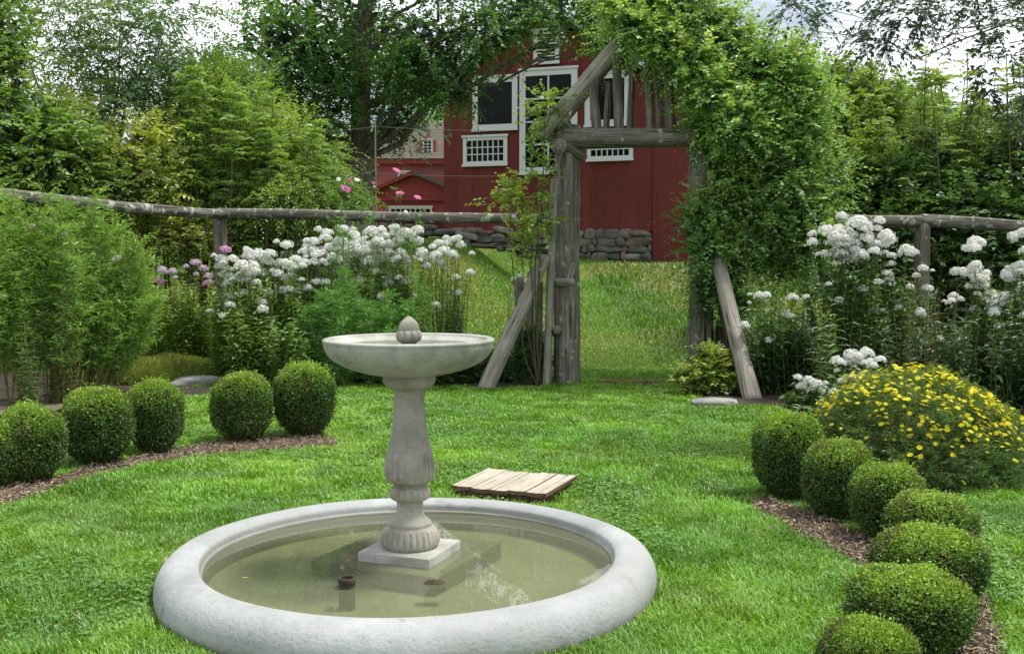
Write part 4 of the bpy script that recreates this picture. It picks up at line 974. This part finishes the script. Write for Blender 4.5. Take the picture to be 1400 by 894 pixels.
# ------------------------------------------------------------------ climbing vine over the right of the arch
vb = A(985, 515, 13.4); vb[2] = 0
vine = plant('climbing_vine', 'thick green climbing vine covering the right side and top of the arch', 'vine', vb)
vbl = [cblob(*a) for a in ((845, 62, 14.3, 30, 22, 20, 60), (880, 60, 14.2, 40, 22, 20, 70), (920, 90, 14.2, 40, 30, 20, 80), (866, 36, 12.7, 26, 20, 26, 90), (1105, 330, 13.2, 40, 40, 35, 120), (1010, 420, 12.8, 18, 22, 22, 40), (962, 340, 12.9, 16, 30, 22, 50), (905, 55, 12.8, 30, 24, 30, 90), (945, 85, 12.7, 36, 30, 35, 120), (975, 130, 12.7, 34, 34, 35, 120), (1000, 170, 12.7, 36, 36, 35, 130), (962, 165, 12.8, 18, 22, 25, 50), (930, 22, 13.1, 62, 42, 55, 260), (885, 8, 13.0, 45, 30, 45, 150), (850, 12, 12.9, 30, 22, 30, 80), (985, 60, 13.1, 62, 48, 55, 280), (1035, 100, 13.2, 65, 45, 60, 290), (1080, 120, 13.4, 55, 50, 60, 240), (985, 115, 13.2, 45, 45, 50, 190), (1075, 175, 13.3, 58, 50, 60, 260), (1020, 170, 13.1, 50, 45, 50, 230), (1060, 235, 13.2, 58, 45, 55, 250), (1010, 235, 13.2, 40, 45, 45, 170), (1090, 285, 13.4, 50, 42, 50, 200), (1040, 290, 13.3, 45, 35, 45, 160), (975, 285, 13.1, 28, 40, 35, 90), (955, 300, 13.0, 24, 22, 30, 45), (985, 345, 13.0, 28, 30, 30, 80), (1030, 345, 13.3, 45, 35, 40, 120), (970, 395, 13.0, 18, 32, 25, 45), (1000, 390, 12.9, 24, 30, 25, 60), (1080, 350, 13.6, 50, 45, 40, 120), (1120, 240, 13.7, 40, 60, 45, 150))]
o = np.array(vine.location); b = Bunch()
for i in range(9):
    e = vbl[random.randrange(0, 12)][0]; s0 = vb + np.array([random.uniform(-.15, .25), random.uniform(-.1, .2), 0]); mid = A(975 + random.uniform(-20, 40), 260, 13.2)
    b.tube(np.vstack([bez(s0, mid, (0, 0, 0), 8, .03), bez(mid, e, rng.normal(size=3) * .1, 8, .02)[1:]]) - o, np.linspace(.022, .008, 15), np.array([.09, .07, .05]), 6)
b.build('stem', M['twig'], vine)
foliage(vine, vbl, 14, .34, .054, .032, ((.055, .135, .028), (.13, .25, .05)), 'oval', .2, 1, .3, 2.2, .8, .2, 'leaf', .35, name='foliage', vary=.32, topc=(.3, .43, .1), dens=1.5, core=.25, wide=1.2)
# sapling/vine by the left post
lv = A(735, 515, 12.9); lv[2] = 0
lvp = plant('young_vine', 'thin climbing vine with light green leaves on the left post of the arch', 'vine', lv); o = np.array(lvp.location)
lbl = [cblob(*a) for a in ((745, 145, 12.7, 22, 30, 20, 46), (730, 170, 12.8, 22, 24, 20, 24), (712, 265, 12.6, 30, 24, 25, 46), (735, 300, 12.7, 26, 28, 25, 60), (690, 275, 12.7, 26, 16, 20, 26), (715, 330, 12.8, 20, 24, 20, 30), (740, 235, 12.7, 16, 30, 18, 28))]
b = Bunch()
for c, r, _ in lbl:
    for k in range(1): b.tube(bez(lv, np.array(c) + rdir(1)[0] * np.array(r) * .5, (.06 * rng.normal(), 0, .05), 10, .015) - o, np.linspace(.012, .004, 10), np.array([.08, .07, .04]), 5)
b.build('stem', M['twig'], lvp)
foliage(lvp, lbl, 10, .26, .06, .034, ((.07, .13, .018), (.16, .24, .035)), 'oval', .15, 1, .12, 3, .8, .2, 'leaf', .3, name='foliage', core=0, dens=.85)

# ------------------------------------------------------------------ bedding plants
def floret_head(name, mname='petal'):
    """one phlox flower head: a dome of five-petalled florets"""
    b = Bunch(); n = 46
    i = np.arange(n) + .5; ph = np.arccos(1 - 1.25 * i / n); a = PI * (1 + 5 ** .5) * i
    d = np.column_stack([np.cos(a) * np.sin(ph), np.sin(a) * np.sin(ph), np.cos(ph)]) + .08 * rng.normal(size=(n, 3)); d = norm(d)
    P = d * np.array([.5, .5, .42]) * (.72 + .4 * rng.random((n, 1)))
    for k in range(5):
        s = norm(np.cross(d, np.array([.2, .3, .93]))); t = np.cross(d, s); an = k * 2 * PI / 5 + rng.random(n) * .2
        dr = s * np.cos(an)[:, None] + t * np.sin(an)[:, None] + d * .25
        b.leaves(P, dr, d, .15, .13, np.clip(np.array([.86, .87, .83]) * (.92 + .1 * rng.random((n, 1))), 0, .9), 'oval')
    return b
head_mesh = {}
def head_of(kind):
    if kind not in head_mesh:
        b = floret_head('flower_head'); c = {'white': (.84, .85, .8), 'pink': (.72, .4, .62), 'mauve': (.68, .54, .66)}[kind]
        b.C = [np.clip(np.array(c) * (.85 + .2 * rng.random((len(x) // 6, 1))).repeat(6, 0), 0, .9) for x in b.C]
        o = b.build('flower_head', M['petal']); head_mesh[kind] = o.data; bpy.data.objects.remove(o)
    return head_mesh[kind]
def stem_plant(name, label, cat, basepx, D, heads, extra=6, top=420, lL=.13, lW=.05, cols=((.07, .165, .025), (.16, .3, .045)), group=None, kind='white', shape='lance', spread=30, pairs=24, low=.08, red=None):
    """upright leafy stems; heads = (px, py, width px[, kind])"""
    bx = A(basepx, 400, D); bx[2] = terr(bx[0], bx[1]); r = plant(name, label, cat, bx, group); o = np.array(r.location)
    bs = Bunch(); bl = Bunch(); ends = [(A(h[0], h[1], D + random.uniform(-.15, .15)), h) for h in heads]
    if heads and name == 'phlox':
        for _ in range(4):
            h = random.choice(heads); q_ = (h[0] + random.uniform(-25, 25), h[1] + random.uniform(25, 75), random.uniform(9, 18))
            ends.append((A(q_[0], q_[1], D - random.uniform(.05, .3)), q_))
        for h in heads:
            for _ in range(2): ends.append((A(h[0] + random.uniform(-22, 22), h[1] + h[2] * .5 + random.uniform(8, 60), D + random.uniform(-.35, .1)), None))
    for i in range(extra): ends.append((A(basepx + random.uniform(-spread, spread), top + random.uniform(-10, 45), D + random.uniform(-.3, .3)), None))
    for e, h in ends:
        s0 = np.array([bx[0] + (e[0] - bx[0]) * .6 + random.uniform(-.05, .05), bx[1] + random.uniform(-.12, .12), bx[2]])
        tip = e - (np.array([0, 0, h[2] / F * D * .25]) if h else 0)
        pts = bez(s0, tip, rng.normal(size=3) * .03, 10); bs.tube(pts - o, np.linspace(.006, .003, 10), np.array([.1, .14, .04]), 5)
        m = pairs * 2; t = np.repeat(low + (.98 - low) * (np.arange(pairs) + .5) / pairs, 2); ix = t * 9; i0 = np.minimum(ix.astype(int), 8)
        P = pts[i0] + (pts[i0 + 1] - pts[i0]) * (ix - i0)[:, None]
        a = np.repeat(np.arange(pairs) * PI / 2 + random.random() * 6 + .3 * rng.normal(size=pairs), 2) + np.tile([0, PI], pairs)
        dr = np.column_stack([np.cos(a), np.sin(a), .25 + .3 * rng.normal(size=m)]); nn = np.column_stack([-.3 * np.cos(a), -.3 * np.sin(a), np.ones(m)]) + .2 * rng.normal(size=(m, 3))
        k = (.6 * rng.random((m, 1)) + .4 * t[:, None]); c = np.array(cols[0]) * (1 - k) + np.array(cols[1]) * k
        if red is not None: kk = (rng.random(m) < .25)[:, None]; c = np.where(kk, np.array(red), c)
        sz = (1.1 - .45 * t) * (.8 + .4 * rng.random(m)); c = 1.6 * c / (1 + 1.2 * c); bl.leaves(P - o, dr, nn, lL * sz, lW * sz, c, shape)
    bs.build('stem', M['twig'], r); bl.build('foliage', M['leaf'], r)
    more = []
    for e, h in ends:
        if h and h[2] >= 20:
            for _ in range(4 if h[2] > 27 else 2):
                a_ = random.random() * 6.28; k_ = random.uniform(.32, .6); w_ = h[2] / F * D
                more.append((e + np.array([math.cos(a_) * w_ * .62, math.sin(a_) * w_ * .5, random.uniform(-.6, .22) * w_]), (0, 0, h[2] * k_) + tuple(h[3:])))
    for e, h in ends + more:
        if not h: continue
        f = link('flower_head', head_of(h[3] if len(h) > 3 else kind), r); s = h[2] / F * D * (.68 if h[2] >= 20 else .95)
        f.location = e - o - np.array([0, 0, .2 * s]); f.scale = (s, s, s * random.uniform(.8, 1.05)); f.rotation_euler = (random.uniform(-.25, .25), random.uniform(-.25, .25), random.uniform(0, 6))
    return r
GW = 'white phlox in the left bed'
stem_plant('phlox', 'white phlox at the left end of the left bed, one pink head by the post', 'phlox', 318, 13.2, [(302, 352, 22), (308, 339, 22, 'pink'), (331, 361, 30), (324, 377, 26), (315, 402, 15), (305, 373, 20), (333, 398, 16), (318, 352, 22), (343, 372, 22), (300, 362, 20), (312, 385, 16)], 9, 430, group=GW)
stem_plant('phlox', 'white phlox second from the left in the left bed, in front of the boulder', 'phlox', 360, 13.4, [(352, 345, 28), (365, 354, 28), (345, 360, 26), (365, 397, 18), (358, 370, 18), (338, 348, 22), (372, 345, 20), (350, 385, 14)], 9, 420, group=GW)
stem_plant('phlox', 'white phlox with a lone tall head in front of the boulder', 'phlox', 393, 13.3, [(392, 332, 26), (397, 361, 28), (390, 379, 24), (386, 395, 19), (408, 395, 17), (390, 423, 12), (404, 352, 24), (385, 358, 24), (412, 358, 18), (380, 372, 16)], 9, 425, group=GW)
stem_plant('phlox', 'white phlox in the middle of the left bed with a pale pink head', 'phlox', 436, 13.5, [(426, 338, 32), (451, 336, 28), (447, 316, 24), (438, 354, 18, 'pink'), (415, 342, 22), (440, 345, 24), (462, 328, 24), (430, 328, 22), (455, 350, 18)], 9, 400, group=GW)
stem_plant('phlox', 'tallest white phlox left of the bird bath, topmost heads of the bed', 'phlox', 476, 13.6, [(469, 311, 24), (490, 329, 36), (479, 339, 32), (469, 377, 19), (460, 391, 16), (469, 400, 17), (468, 345, 24), (484, 318, 24), (460, 360, 14), (497, 348, 20)], 9, 400, group=GW)
stem_plant('phlox', 'white phlox directly behind the left part of the bowl', 'phlox', 512, 13.4, [(508, 314, 32), (504, 334, 26), (515, 328, 26), (504, 354, 18), (514, 370, 20), (520, 345, 20), (532, 377, 14), (522, 312, 20), (525, 332, 22)], 9, 410, group=GW)
stem_plant('phlox', 'white phlox directly behind the acorn finial of the bird bath', 'phlox', 552, 13.5, [(554, 316, 32), (545, 326, 24), (548, 343, 22), (565, 322, 20), (555, 382, 18), (564, 404, 12), (570, 312, 18), (540, 310, 20), (549, 352, 14)], 9, 420, group=GW)
stem_plant('phlox', 'loose flowered white phlox right of the bird bath, rightmost of the left bed', 'phlox', 608, 13.4, [(607, 340, 26), (622, 325, 22), (579, 350, 20), (604, 357, 20), (645, 345, 9), (584, 361, 14), (612, 330, 20), (596, 346, 18), (618, 345, 20), (630, 333, 14), (600, 330, 16)], 9, 390, group=GW, lL=.075, lW=.016, cols=((.03, .06, .014), (.07, .12, .025)), spread=26)
stem_plant('pink_phlox', 'mauve pink phlox at the left of the left bed beside the feathery plants', 'phlox', 232, 13.9, [(222, 368, 15, 'mauve'), (217, 383, 15, 'pink'), (236, 369, 13, 'mauve'), (225, 406, 10, 'mauve'), (240, 378, 8, 'mauve')], 34, 388, .12, .036, ((.09, .19, .022), (.22, .34, .045)), 'pink phlox in the left bed', spread=42)
stem_plant('pink_phlox', 'mauve pink phlox just left of the white phlox, beside the fence post', 'phlox', 280, 14.0, [(267, 357, 14, 'mauve'), (284, 385, 15, 'pink'), (278, 365, 13, 'mauve'), (254, 363, 9, 'mauve'), (297, 426, 11, 'mauve'), (285, 376, 12, 'mauve'), (268, 374, 8, 'mauve'), (242, 425, 7, 'mauve')], 34, 388, .12, .036, ((.09, .19, .022), (.22, .34, .045)), 'pink phlox in the left bed', spread=42)
# leafy filler plants of the left bed
for i, (px, D, top, lab, cols, sp) in enumerate(((345, 12.9, 430, 'leafy green perennial below the left white phlox', ((.06, .15, .02), (.16, .3, .04)), 40), (400, 12.8, 440, 'pale green leafy perennial left of the bird bath bowl', ((.07, .17, .03), (.19, .33, .06)), 40), (250, 14.6, 430, 'leafy green perennial above the mossy ground cover', ((.055, .12, .018), (.15, .24, .035)), 56), (545, 13.0, 440, 'leafy green perennial behind the right half of the bowl', ((.04, .1, .018), (.1, .2, .03)), 45), (440, 13.1, 420, 'leafy green perennial behind the left edge of the bowl', ((.055, .13, .02), (.14, .26, .04)), 45), (640, 13.1, 470, 'low dark leafy plant right of the bird bath bowl', ((.02, .05, .014), (.05, .1, .022)), 35), (590, 12.9, 470, 'dark broad leaved plant behind the right edge of the bowl', ((.02, .05, .014), (.055, .1, .025)), 40), (680, 13.4, 470, 'dark leafy plant behind the left leaning log', ((.02, .05, .014), (.05, .1, .022)), 30))):
    stem_plant('leafy_perennial', lab, 'plant', px, D, [], 30, top, .14, .045, cols, 'leafy perennials in the left bed', spread=sp, pairs=16)
stem_plant('lily_stems', 'dark upright lily stems with narrow leaves right of the bird bath', 'plant', 605, 13.6, [], 9, 350, .09, .012, ((.02, .045, .012), (.05, .085, .02)), spread=34, pairs=26)
stem_plant('white_aster', 'small white flowered plant behind the left leaning log', 'plant', 712, 14.2, [(702, 380, 10), (712, 376, 10), (722, 382, 10), (706, 395, 10), (716, 398, 9), (726, 396, 9), (700, 405, 8), (719, 410, 8), (709, 386, 8), (730, 388, 8)], 6, 410, .06, .014, spread=16)
# cosmos
def feathery(name, label, cat, px, D, stems, wid, lenn, fine, cols, flowers=(), group=None, bare=.3, dens=60, basepx=None):
    bx = A(basepx or px, 480, D); bx[2] = terr(bx[0], bx[1]); r = plant(name, label, cat, bx, group); o = np.array(r.location); bs = Bunch(); bl = Bunch(); fl_ = []
    ends = [A(px + random.uniform(-wid, wid), random.uniform(*stems[1:]), D + random.uniform(-.35, .35)) for _ in range(stems[0])]
    ends += [A(f[0], f[1], D) for f in flowers]
    for i, e in enumerate(ends):
        s0 = bx + np.array([(e[0] - bx[0]) * .3 + random.uniform(-.1, .1), random.uniform(-.25, .25), 0]); pts = bez(s0, e, rng.normal(size=3) * .06, 10)
        isf = i >= stems[0]
        bs.tube(pts - o, np.linspace(.009, .002, 10) * (.7 if isf else 1), np.array([.2, .17, .07]) if bare > .2 else np.array([.1, .15, .04]), 5)
        m = dens if not isf else dens // 3; t = bare + (1 - bare) * rng.random(m) ** .8 * (.9 if isf else 1); ix = t * 9; i0 = np.minimum(ix.astype(int), 8); P = pts[i0] + (pts[i0 + 1] - pts[i0]) * (ix - i0)[:, None]
        a = rng.random(m) * 2 * PI; dr = np.column_stack([np.cos(a), np.sin(a), .5 + .9 * rng.random(m)])
        k = rng.random((m, 1)) * .6 + .4 * t[:, None]; c = np.array(cols[0]) * (1 - k) + np.array(cols[1]) * k
        bl.twigs(P - o, dr, lenn * (.5 + rng.random(m)) * (1.1 - .5 * t), 14, fine, fine * .09, c, 'dia', .2, .8, .45, .2, (.0018, np.array([.07, .12, .03])))
    bs.build('stem', M['twig'], r); bl.build('foliage', M['leaf'], r)
    for f in flowers:
        b = Bunch(); e = A(f[0], f[1], D) - o; s = f[2] / F * D / 2; nn = norm(np.array([[.2, -.55, .8]]) + .2 * rng.normal(size=(1, 3))).repeat(8, 0)
        sx = norm(np.cross(nn, np.array([0, 0, 1.0]))); sy = np.cross(nn, sx); an = np.arange(8) * PI / 4
        c = {'pink': (.72, .2, .5), 'pale': (.75, .6, .72), 'white': (.85, .85, .82), 'red': (.5, .04, .12)}[f[3]]
        b.leaves(np.repeat(e[None], 8, 0), sx * np.cos(an)[:, None] + sy * np.sin(an)[:, None] + nn * .1, nn, s, s * .75, np.array(c) * (.85 + .2 * rng.random((8, 1))), 'oval')
        b.leaves(np.repeat(e[None] + nn[:1] * .006, 6, 0), sx[:6] * np.cos(an[:6] * 1.33)[:, None] + sy[:6] * np.sin(an[:6] * 1.33)[:, None], nn[:6], s * .28, s * .28, np.array([.6, .42, .05]), 'oval')
        b.build('flower', M['petal'], r)
    return r
FG = ((.05, .15, .02), (.1, .25, .04))
feathery('cosmos', 'tall thin cosmos with pink flowers in front of the shade tree trunk', 'cosmos', 480, 13.2, (10, 330, 430), 32, .2, .06, FG, [(472, 258, 13, 'pink'), (478, 246, 8, 'red'), (488, 246, 9, 'white'), (476, 260, 10, 'pink'), (463, 245, 7, 'white'), (510, 250, 7, 'red')], 'cosmos in the left bed', bare=.1, dens=40)
feathery('cosmos', 'tall thin cosmos with three pink flowers in front of the distant house', 'cosmos', 550, 13.2, (10, 360, 440), 36, .2, .06, FG, [(542, 233, 13, 'pink'), (547, 264, 13, 'pink'), (571, 270, 12, 'pink'), (555, 290, 7, 'white')], 'cosmos in the left bed', bare=.1, dens=40)
for px, D, top, lab in ((470, 12.9, 390, 'feathery green cosmos foliage below the tallest left phlox'), (525, 12.9, 400, 'feathery green cosmos foliage behind the bowl, without flowers'), (430, 13.0, 400, 'feathery green cosmos foliage left of the bowl, without flowers')):
    feathery('cosmos', lab, 'cosmos', px, D, (16, top, top + 70), 36, .24, .06, FG, (), 'cosmos in the left bed', bare=.05, dens=60)
AS = ((.085, .19, .022), (.17, .31, .045))
for px, bpx, D, top, lab, flw in ((-40, -40, 10.6, 270, 'feathery green plant cut off by the left edge', []), (30, 25, 11.0, 265, 'tall feathery green plant second from the left edge with a pale flower', [(45, 310, 14, 'pale')]), (95, 70, 11.2, 268, 'tall feathery green plant in the middle of the left clump with bare tan stems', [(88, 319, 13, 'pale')]), (150, 92, 11.4, 282, 'feathery green plant with two pale flowers at the right of the left clump', [(160, 353, 14, 'pale'), (175, 382, 10, 'pale')]), (182, 112, 11.7, 335, 'shorter feathery green plant leaning toward the pink phlox', [])):
    feathery('feathery_plant', lab, 'plant', px, D, (24, top - 14, top + 150), 38, .3, .075, AS, flw, 'feathery plants at the left edge', bare=.3, dens=60, basepx=bpx)
stem_plant('tan_stalks', 'dry tan stalks with narrow leaves at the foot of the feathery plants', 'plant', 75, 11.0, [], 14, 400, .12, .014, ((.13, .13, .04), (.22, .19, .08)), spread=34, pairs=16)
stem_plant('pale_stalk', 'pale narrow leaved plant at the front of the left clump near the dirt path', 'plant', 40, 10.7, [], 8, 440, .13, .016, ((.09, .17, .05), (.17, .26, .08)), spread=18, pairs=18)
# mossy ground cover
b = Bunch(); n = 26000; q = G(205, 522); c0 = np.array([A(205, 500, 13.5)[0], 13.55])
a = rng.random(n) * 2 * PI; rr = np.sqrt(rng.random(n)); P = np.column_stack([c0[0] + rr * np.cos(a) * 1.02, c0[1] + rr * np.sin(a) * .85, .24 * np.sqrt(np.clip(1 - rr ** 2.5, 0, 1))]); P[:, 2] *= .6 + .7 * vnoise(np.column_stack([P[:, :2], 0 * a]), 2.5)
k = np.clip(vnoise(P, 2.2, 4) * 1.4 - .2 + .2 * rng.normal(size=n), 0, 1)[:, None]
b.leaves(P, np.column_stack([.7 * rng.normal(size=n), .7 * rng.normal(size=n), np.ones(n)]), rdir(n), .05 + .05 * rng.random(n), .009, (np.array([.14, .22, .03]) * (1 - k) + np.array([.34, .38, .065]) * k) * (.7 + .5 * rng.random((n, 1))), 'dia')
tag(b.build('ground_cover', M['leaf']), 'olive green mat of mossy ground cover behind the left boxwoods', 'ground cover', kind='stuff')

# right bed
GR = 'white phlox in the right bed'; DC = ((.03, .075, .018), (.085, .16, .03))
RP = [('big white phlox beside the vine with the largest crown of flowers', 1165, 11.6, [(1130, 312, 32), (1150, 322, 36), (1172, 300, 40), (1185, 322, 30), (1165, 330, 36), (1138, 328, 30), (1183, 306, 30), (1152, 350, 32), (1195, 332, 28), (1148, 408, 14)], 14, 360),
      ('white phlox right of the largest crown, with fading lower heads', 1215, 11.4, [(1212, 318, 30), (1207, 333, 22), (1240, 340, 32), (1215, 380, 22), (1195, 423, 22), (1213, 372, 16), (1244, 390, 12), (1196, 341, 18)], 12, 380),
      ('white phlox in front of the right fence post with few small heads', 1265, 11.6, [(1262, 365, 20), (1300, 410, 20), (1268, 392, 16), (1303, 402, 14)], 10, 390),
      ('white phlox right of the fence post carrying four full heads', 1345, 11.0, [(1335, 328, 34), (1326, 370, 34), (1342, 378, 34), (1333, 362, 28), (1357, 408, 36), (1373, 405, 32), (1376, 428, 16)], 14, 400),
      ('white phlox cut off by the right edge', 1398, 10.8, [(1398, 318, 30), (1392, 362, 28), (1402, 370, 34), (1380, 372, 20), (1400, 392, 30), (1357, 481, 12), (1360, 502, 12), (1400, 340, 20)], 14, 400),
      ('short white phlox nearest the right leaning log', 1060, 12.2, [(1037, 402, 20), (1047, 402, 16), (1084, 404, 16), (1075, 427, 14), (1102, 404, 10)], 14, 410),
      ('low white phlox with one broad head behind the yellow bush', 1172, 9.8, [(1165, 482, 32), (1184, 480, 30), (1174, 492, 30), (1158, 492, 22), (1190, 492, 18)], 9, 500),
      ('low pale flowering plant left of the yellow flower bush', 1110, 10.2, [(1106, 518, 24), (1118, 522, 22), (1096, 526, 16), (1112, 530, 18), (1122, 532, 14)], 7, 520)]
for lab, px, D, hd, ex, top in RP:
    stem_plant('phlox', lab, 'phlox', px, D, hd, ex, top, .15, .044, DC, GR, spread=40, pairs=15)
stem_plant('tall_leafy_stalk', 'single stalk with long drooping green leaves between the right phlox', 'plant', 1135, 10.6, [], 4, 408, .17, .036, ((.05, .11, .03), (.11, .2, .05)), spread=8, pairs=20)
stem_plant('seed_stalk', 'browning seed stalk in front of the right fence post', 'plant', 1262, 10.4, [], 9, 385, .075, .022, ((.05, .065, .02), (.1, .1, .03)), spread=22, pairs=22, red=(.11, .06, .03))
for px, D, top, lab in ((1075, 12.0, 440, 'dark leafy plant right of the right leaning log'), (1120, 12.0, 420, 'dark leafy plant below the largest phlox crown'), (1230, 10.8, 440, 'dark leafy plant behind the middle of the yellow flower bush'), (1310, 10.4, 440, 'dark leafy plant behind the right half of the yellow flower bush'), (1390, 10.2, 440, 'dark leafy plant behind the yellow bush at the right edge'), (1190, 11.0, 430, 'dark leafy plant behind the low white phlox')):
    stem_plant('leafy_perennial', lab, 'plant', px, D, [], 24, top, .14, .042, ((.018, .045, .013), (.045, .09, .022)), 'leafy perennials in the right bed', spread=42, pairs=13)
# small yellowish shrub at the right leaning log
shb = G(972, 540); shr = plant('low_shrub', 'low yellowish green leafy shrub at the foot of the right arch post', 'shrub', (shb[0], shb[1], 0)); o = np.array(shr.location)
bl = [(np.array([shb[0] + dx, shb[1] + dy, z]), np.array([r, r * .8, r * .6]), n) for dx, dy, z, r, n in ((0, 0, .28, .3, 120), (-.2, -.05, .18, .22, 70), (.2, .05, .24, .24, 80), (.05, .1, .42, .2, 60))]
b = Bunch()
for i in range(14): b.tube(bez((random.uniform(-.1, .1), random.uniform(-.1, .1), 0), np.array([random.uniform(-.3, .3), random.uniform(-.2, .2), .35]), (0, 0, .05), 6), .005, np.array([.1, .09, .04]), 5)
b.build('stem', M['twig'], shr)
foliage(shr, bl, 9, .16, .055, .03, ((.08, .14, .02), (.19, .25, .04)), 'oval', .2, 1, 0, 2, .8, .2, 'leaf', .3, name='foliage')
shb = G(718, 528); shr = plant('dark_low_shrub', 'low dark green fine leaved shrub between the left leaning log and post', 'shrub', (shb[0], shb[1] + .3, 0)); o = np.array(shr.location)
bl = [(o + np.array([dx, 0, z]), np.array([r, r * .7, r * .8]), n) for dx, z, r, n in ((0, .22, .28, 220), (-.15, .14, .22, 130), (.14, .36, .24, 170), (.05, .55, .2, 110))]
foliage(shr, bl, 12, .16, .04, .012, ((.02, .055, .016), (.05, .11, .03)), 'dia', .2, 1, 0, 2, .8, .2, 'leaf', .3, name='foliage')

# coreopsis
cb = np.array([G(1280, 672)[0] * 1.04, G(1280, 672)[1] + .62, 0]); cor = plant('coreopsis', 'mounded bush covered in small yellow star flowers on the right', 'flower bush', cb)
RX, RY, RZ = .76, .66, .63
b = Bunch(); n = 5200; d = rdir(n); d[:, 2] = np.abs(d[:, 2]) * 1.0 - .12; d = norm(d)
rad = (.7 + .32 * rng.random(n)) * (.84 + .3 * vnoise(d, 2.3, 8)); P = d * np.array([RX, RY, RZ]) * rad[:, None]; P[:, 2] = np.maximum(P[:, 2] + .05, .03)
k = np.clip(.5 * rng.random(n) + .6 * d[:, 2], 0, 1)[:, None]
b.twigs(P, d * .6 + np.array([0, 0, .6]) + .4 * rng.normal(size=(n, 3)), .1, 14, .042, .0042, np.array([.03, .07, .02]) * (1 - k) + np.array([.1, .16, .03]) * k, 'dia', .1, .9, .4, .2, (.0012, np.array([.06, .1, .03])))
b.build('foliage', M['leaf'], cor)
fb = Bunch()
an = np.arange(8) * PI / 4; zz = np.array([[0, 0, 1.0]]).repeat(8, 0)
fb.leaves(np.zeros((8, 3)), np.column_stack([np.cos(an), np.sin(an), .12 + 0 * an]), zz, .5, .26, np.array([.86, .78, .03]), 'oval')
fb.leaves(np.zeros((6, 3)) + [0, 0, .05], np.column_stack([np.cos(an[:6] * 1.33), np.sin(an[:6] * 1.33), 0 * an[:6]]), zz[:6], .14, .14, np.array([.7, .5, .01]), 'oval')
f0 = fb.build('flower', M['petal'], cor)
nf = 900; d = rdir(nf * 6); d = d[d[:, 2] > -.05]; pr = sstep(.15, .85, d[:, 2] + .15 * d[:, 0]) * .95 + .05; d = d[rng.random(len(d)) < pr][:nf]
facing = -d[:, 1] + .6 * d[:, 2]; d = d[np.argsort(-facing)]
Pf = d * np.array([RX, RY, RZ]) * (.96 + .12 * rng.random((len(d), 1))) * (.84 + .3 * vnoise(d, 2.3, 8))[:, None] + np.array([0, 0, .07]); stuff = Bunch()
for i, (p_, dd) in enumerate(zip(Pf, d)):
    s = .04 * random.uniform(.7, 1.25); nrm = Vector(norm(dd * .5 + np.array([0, -.15, .8]) + .35 * rng.normal(size=3))); qn = nrm.to_track_quat('Z', 'Y')
    if i < 100:
        f = f0 if i == 0 else f0.copy()
        if i: COL.objects.link(f); f.parent = cor
        f.location = p_; f.scale = (s, s, s); f.rotation_mode = 'QUATERNION'; f.rotation_quaternion = qn
    else:
        R = np.array(qn.to_matrix()); V = np.concatenate(fb.V); stuff.add(V @ R.T * s + p_, np.concatenate(fb.T), np.concatenate(fb.C))
tag(stuff.build('flowers', M['petal'], cor), kind='stuff')

# flattened weeds between the beds: small tufts of clover in the lawn and edge of the mulch
print('objects', len(SC.objects))
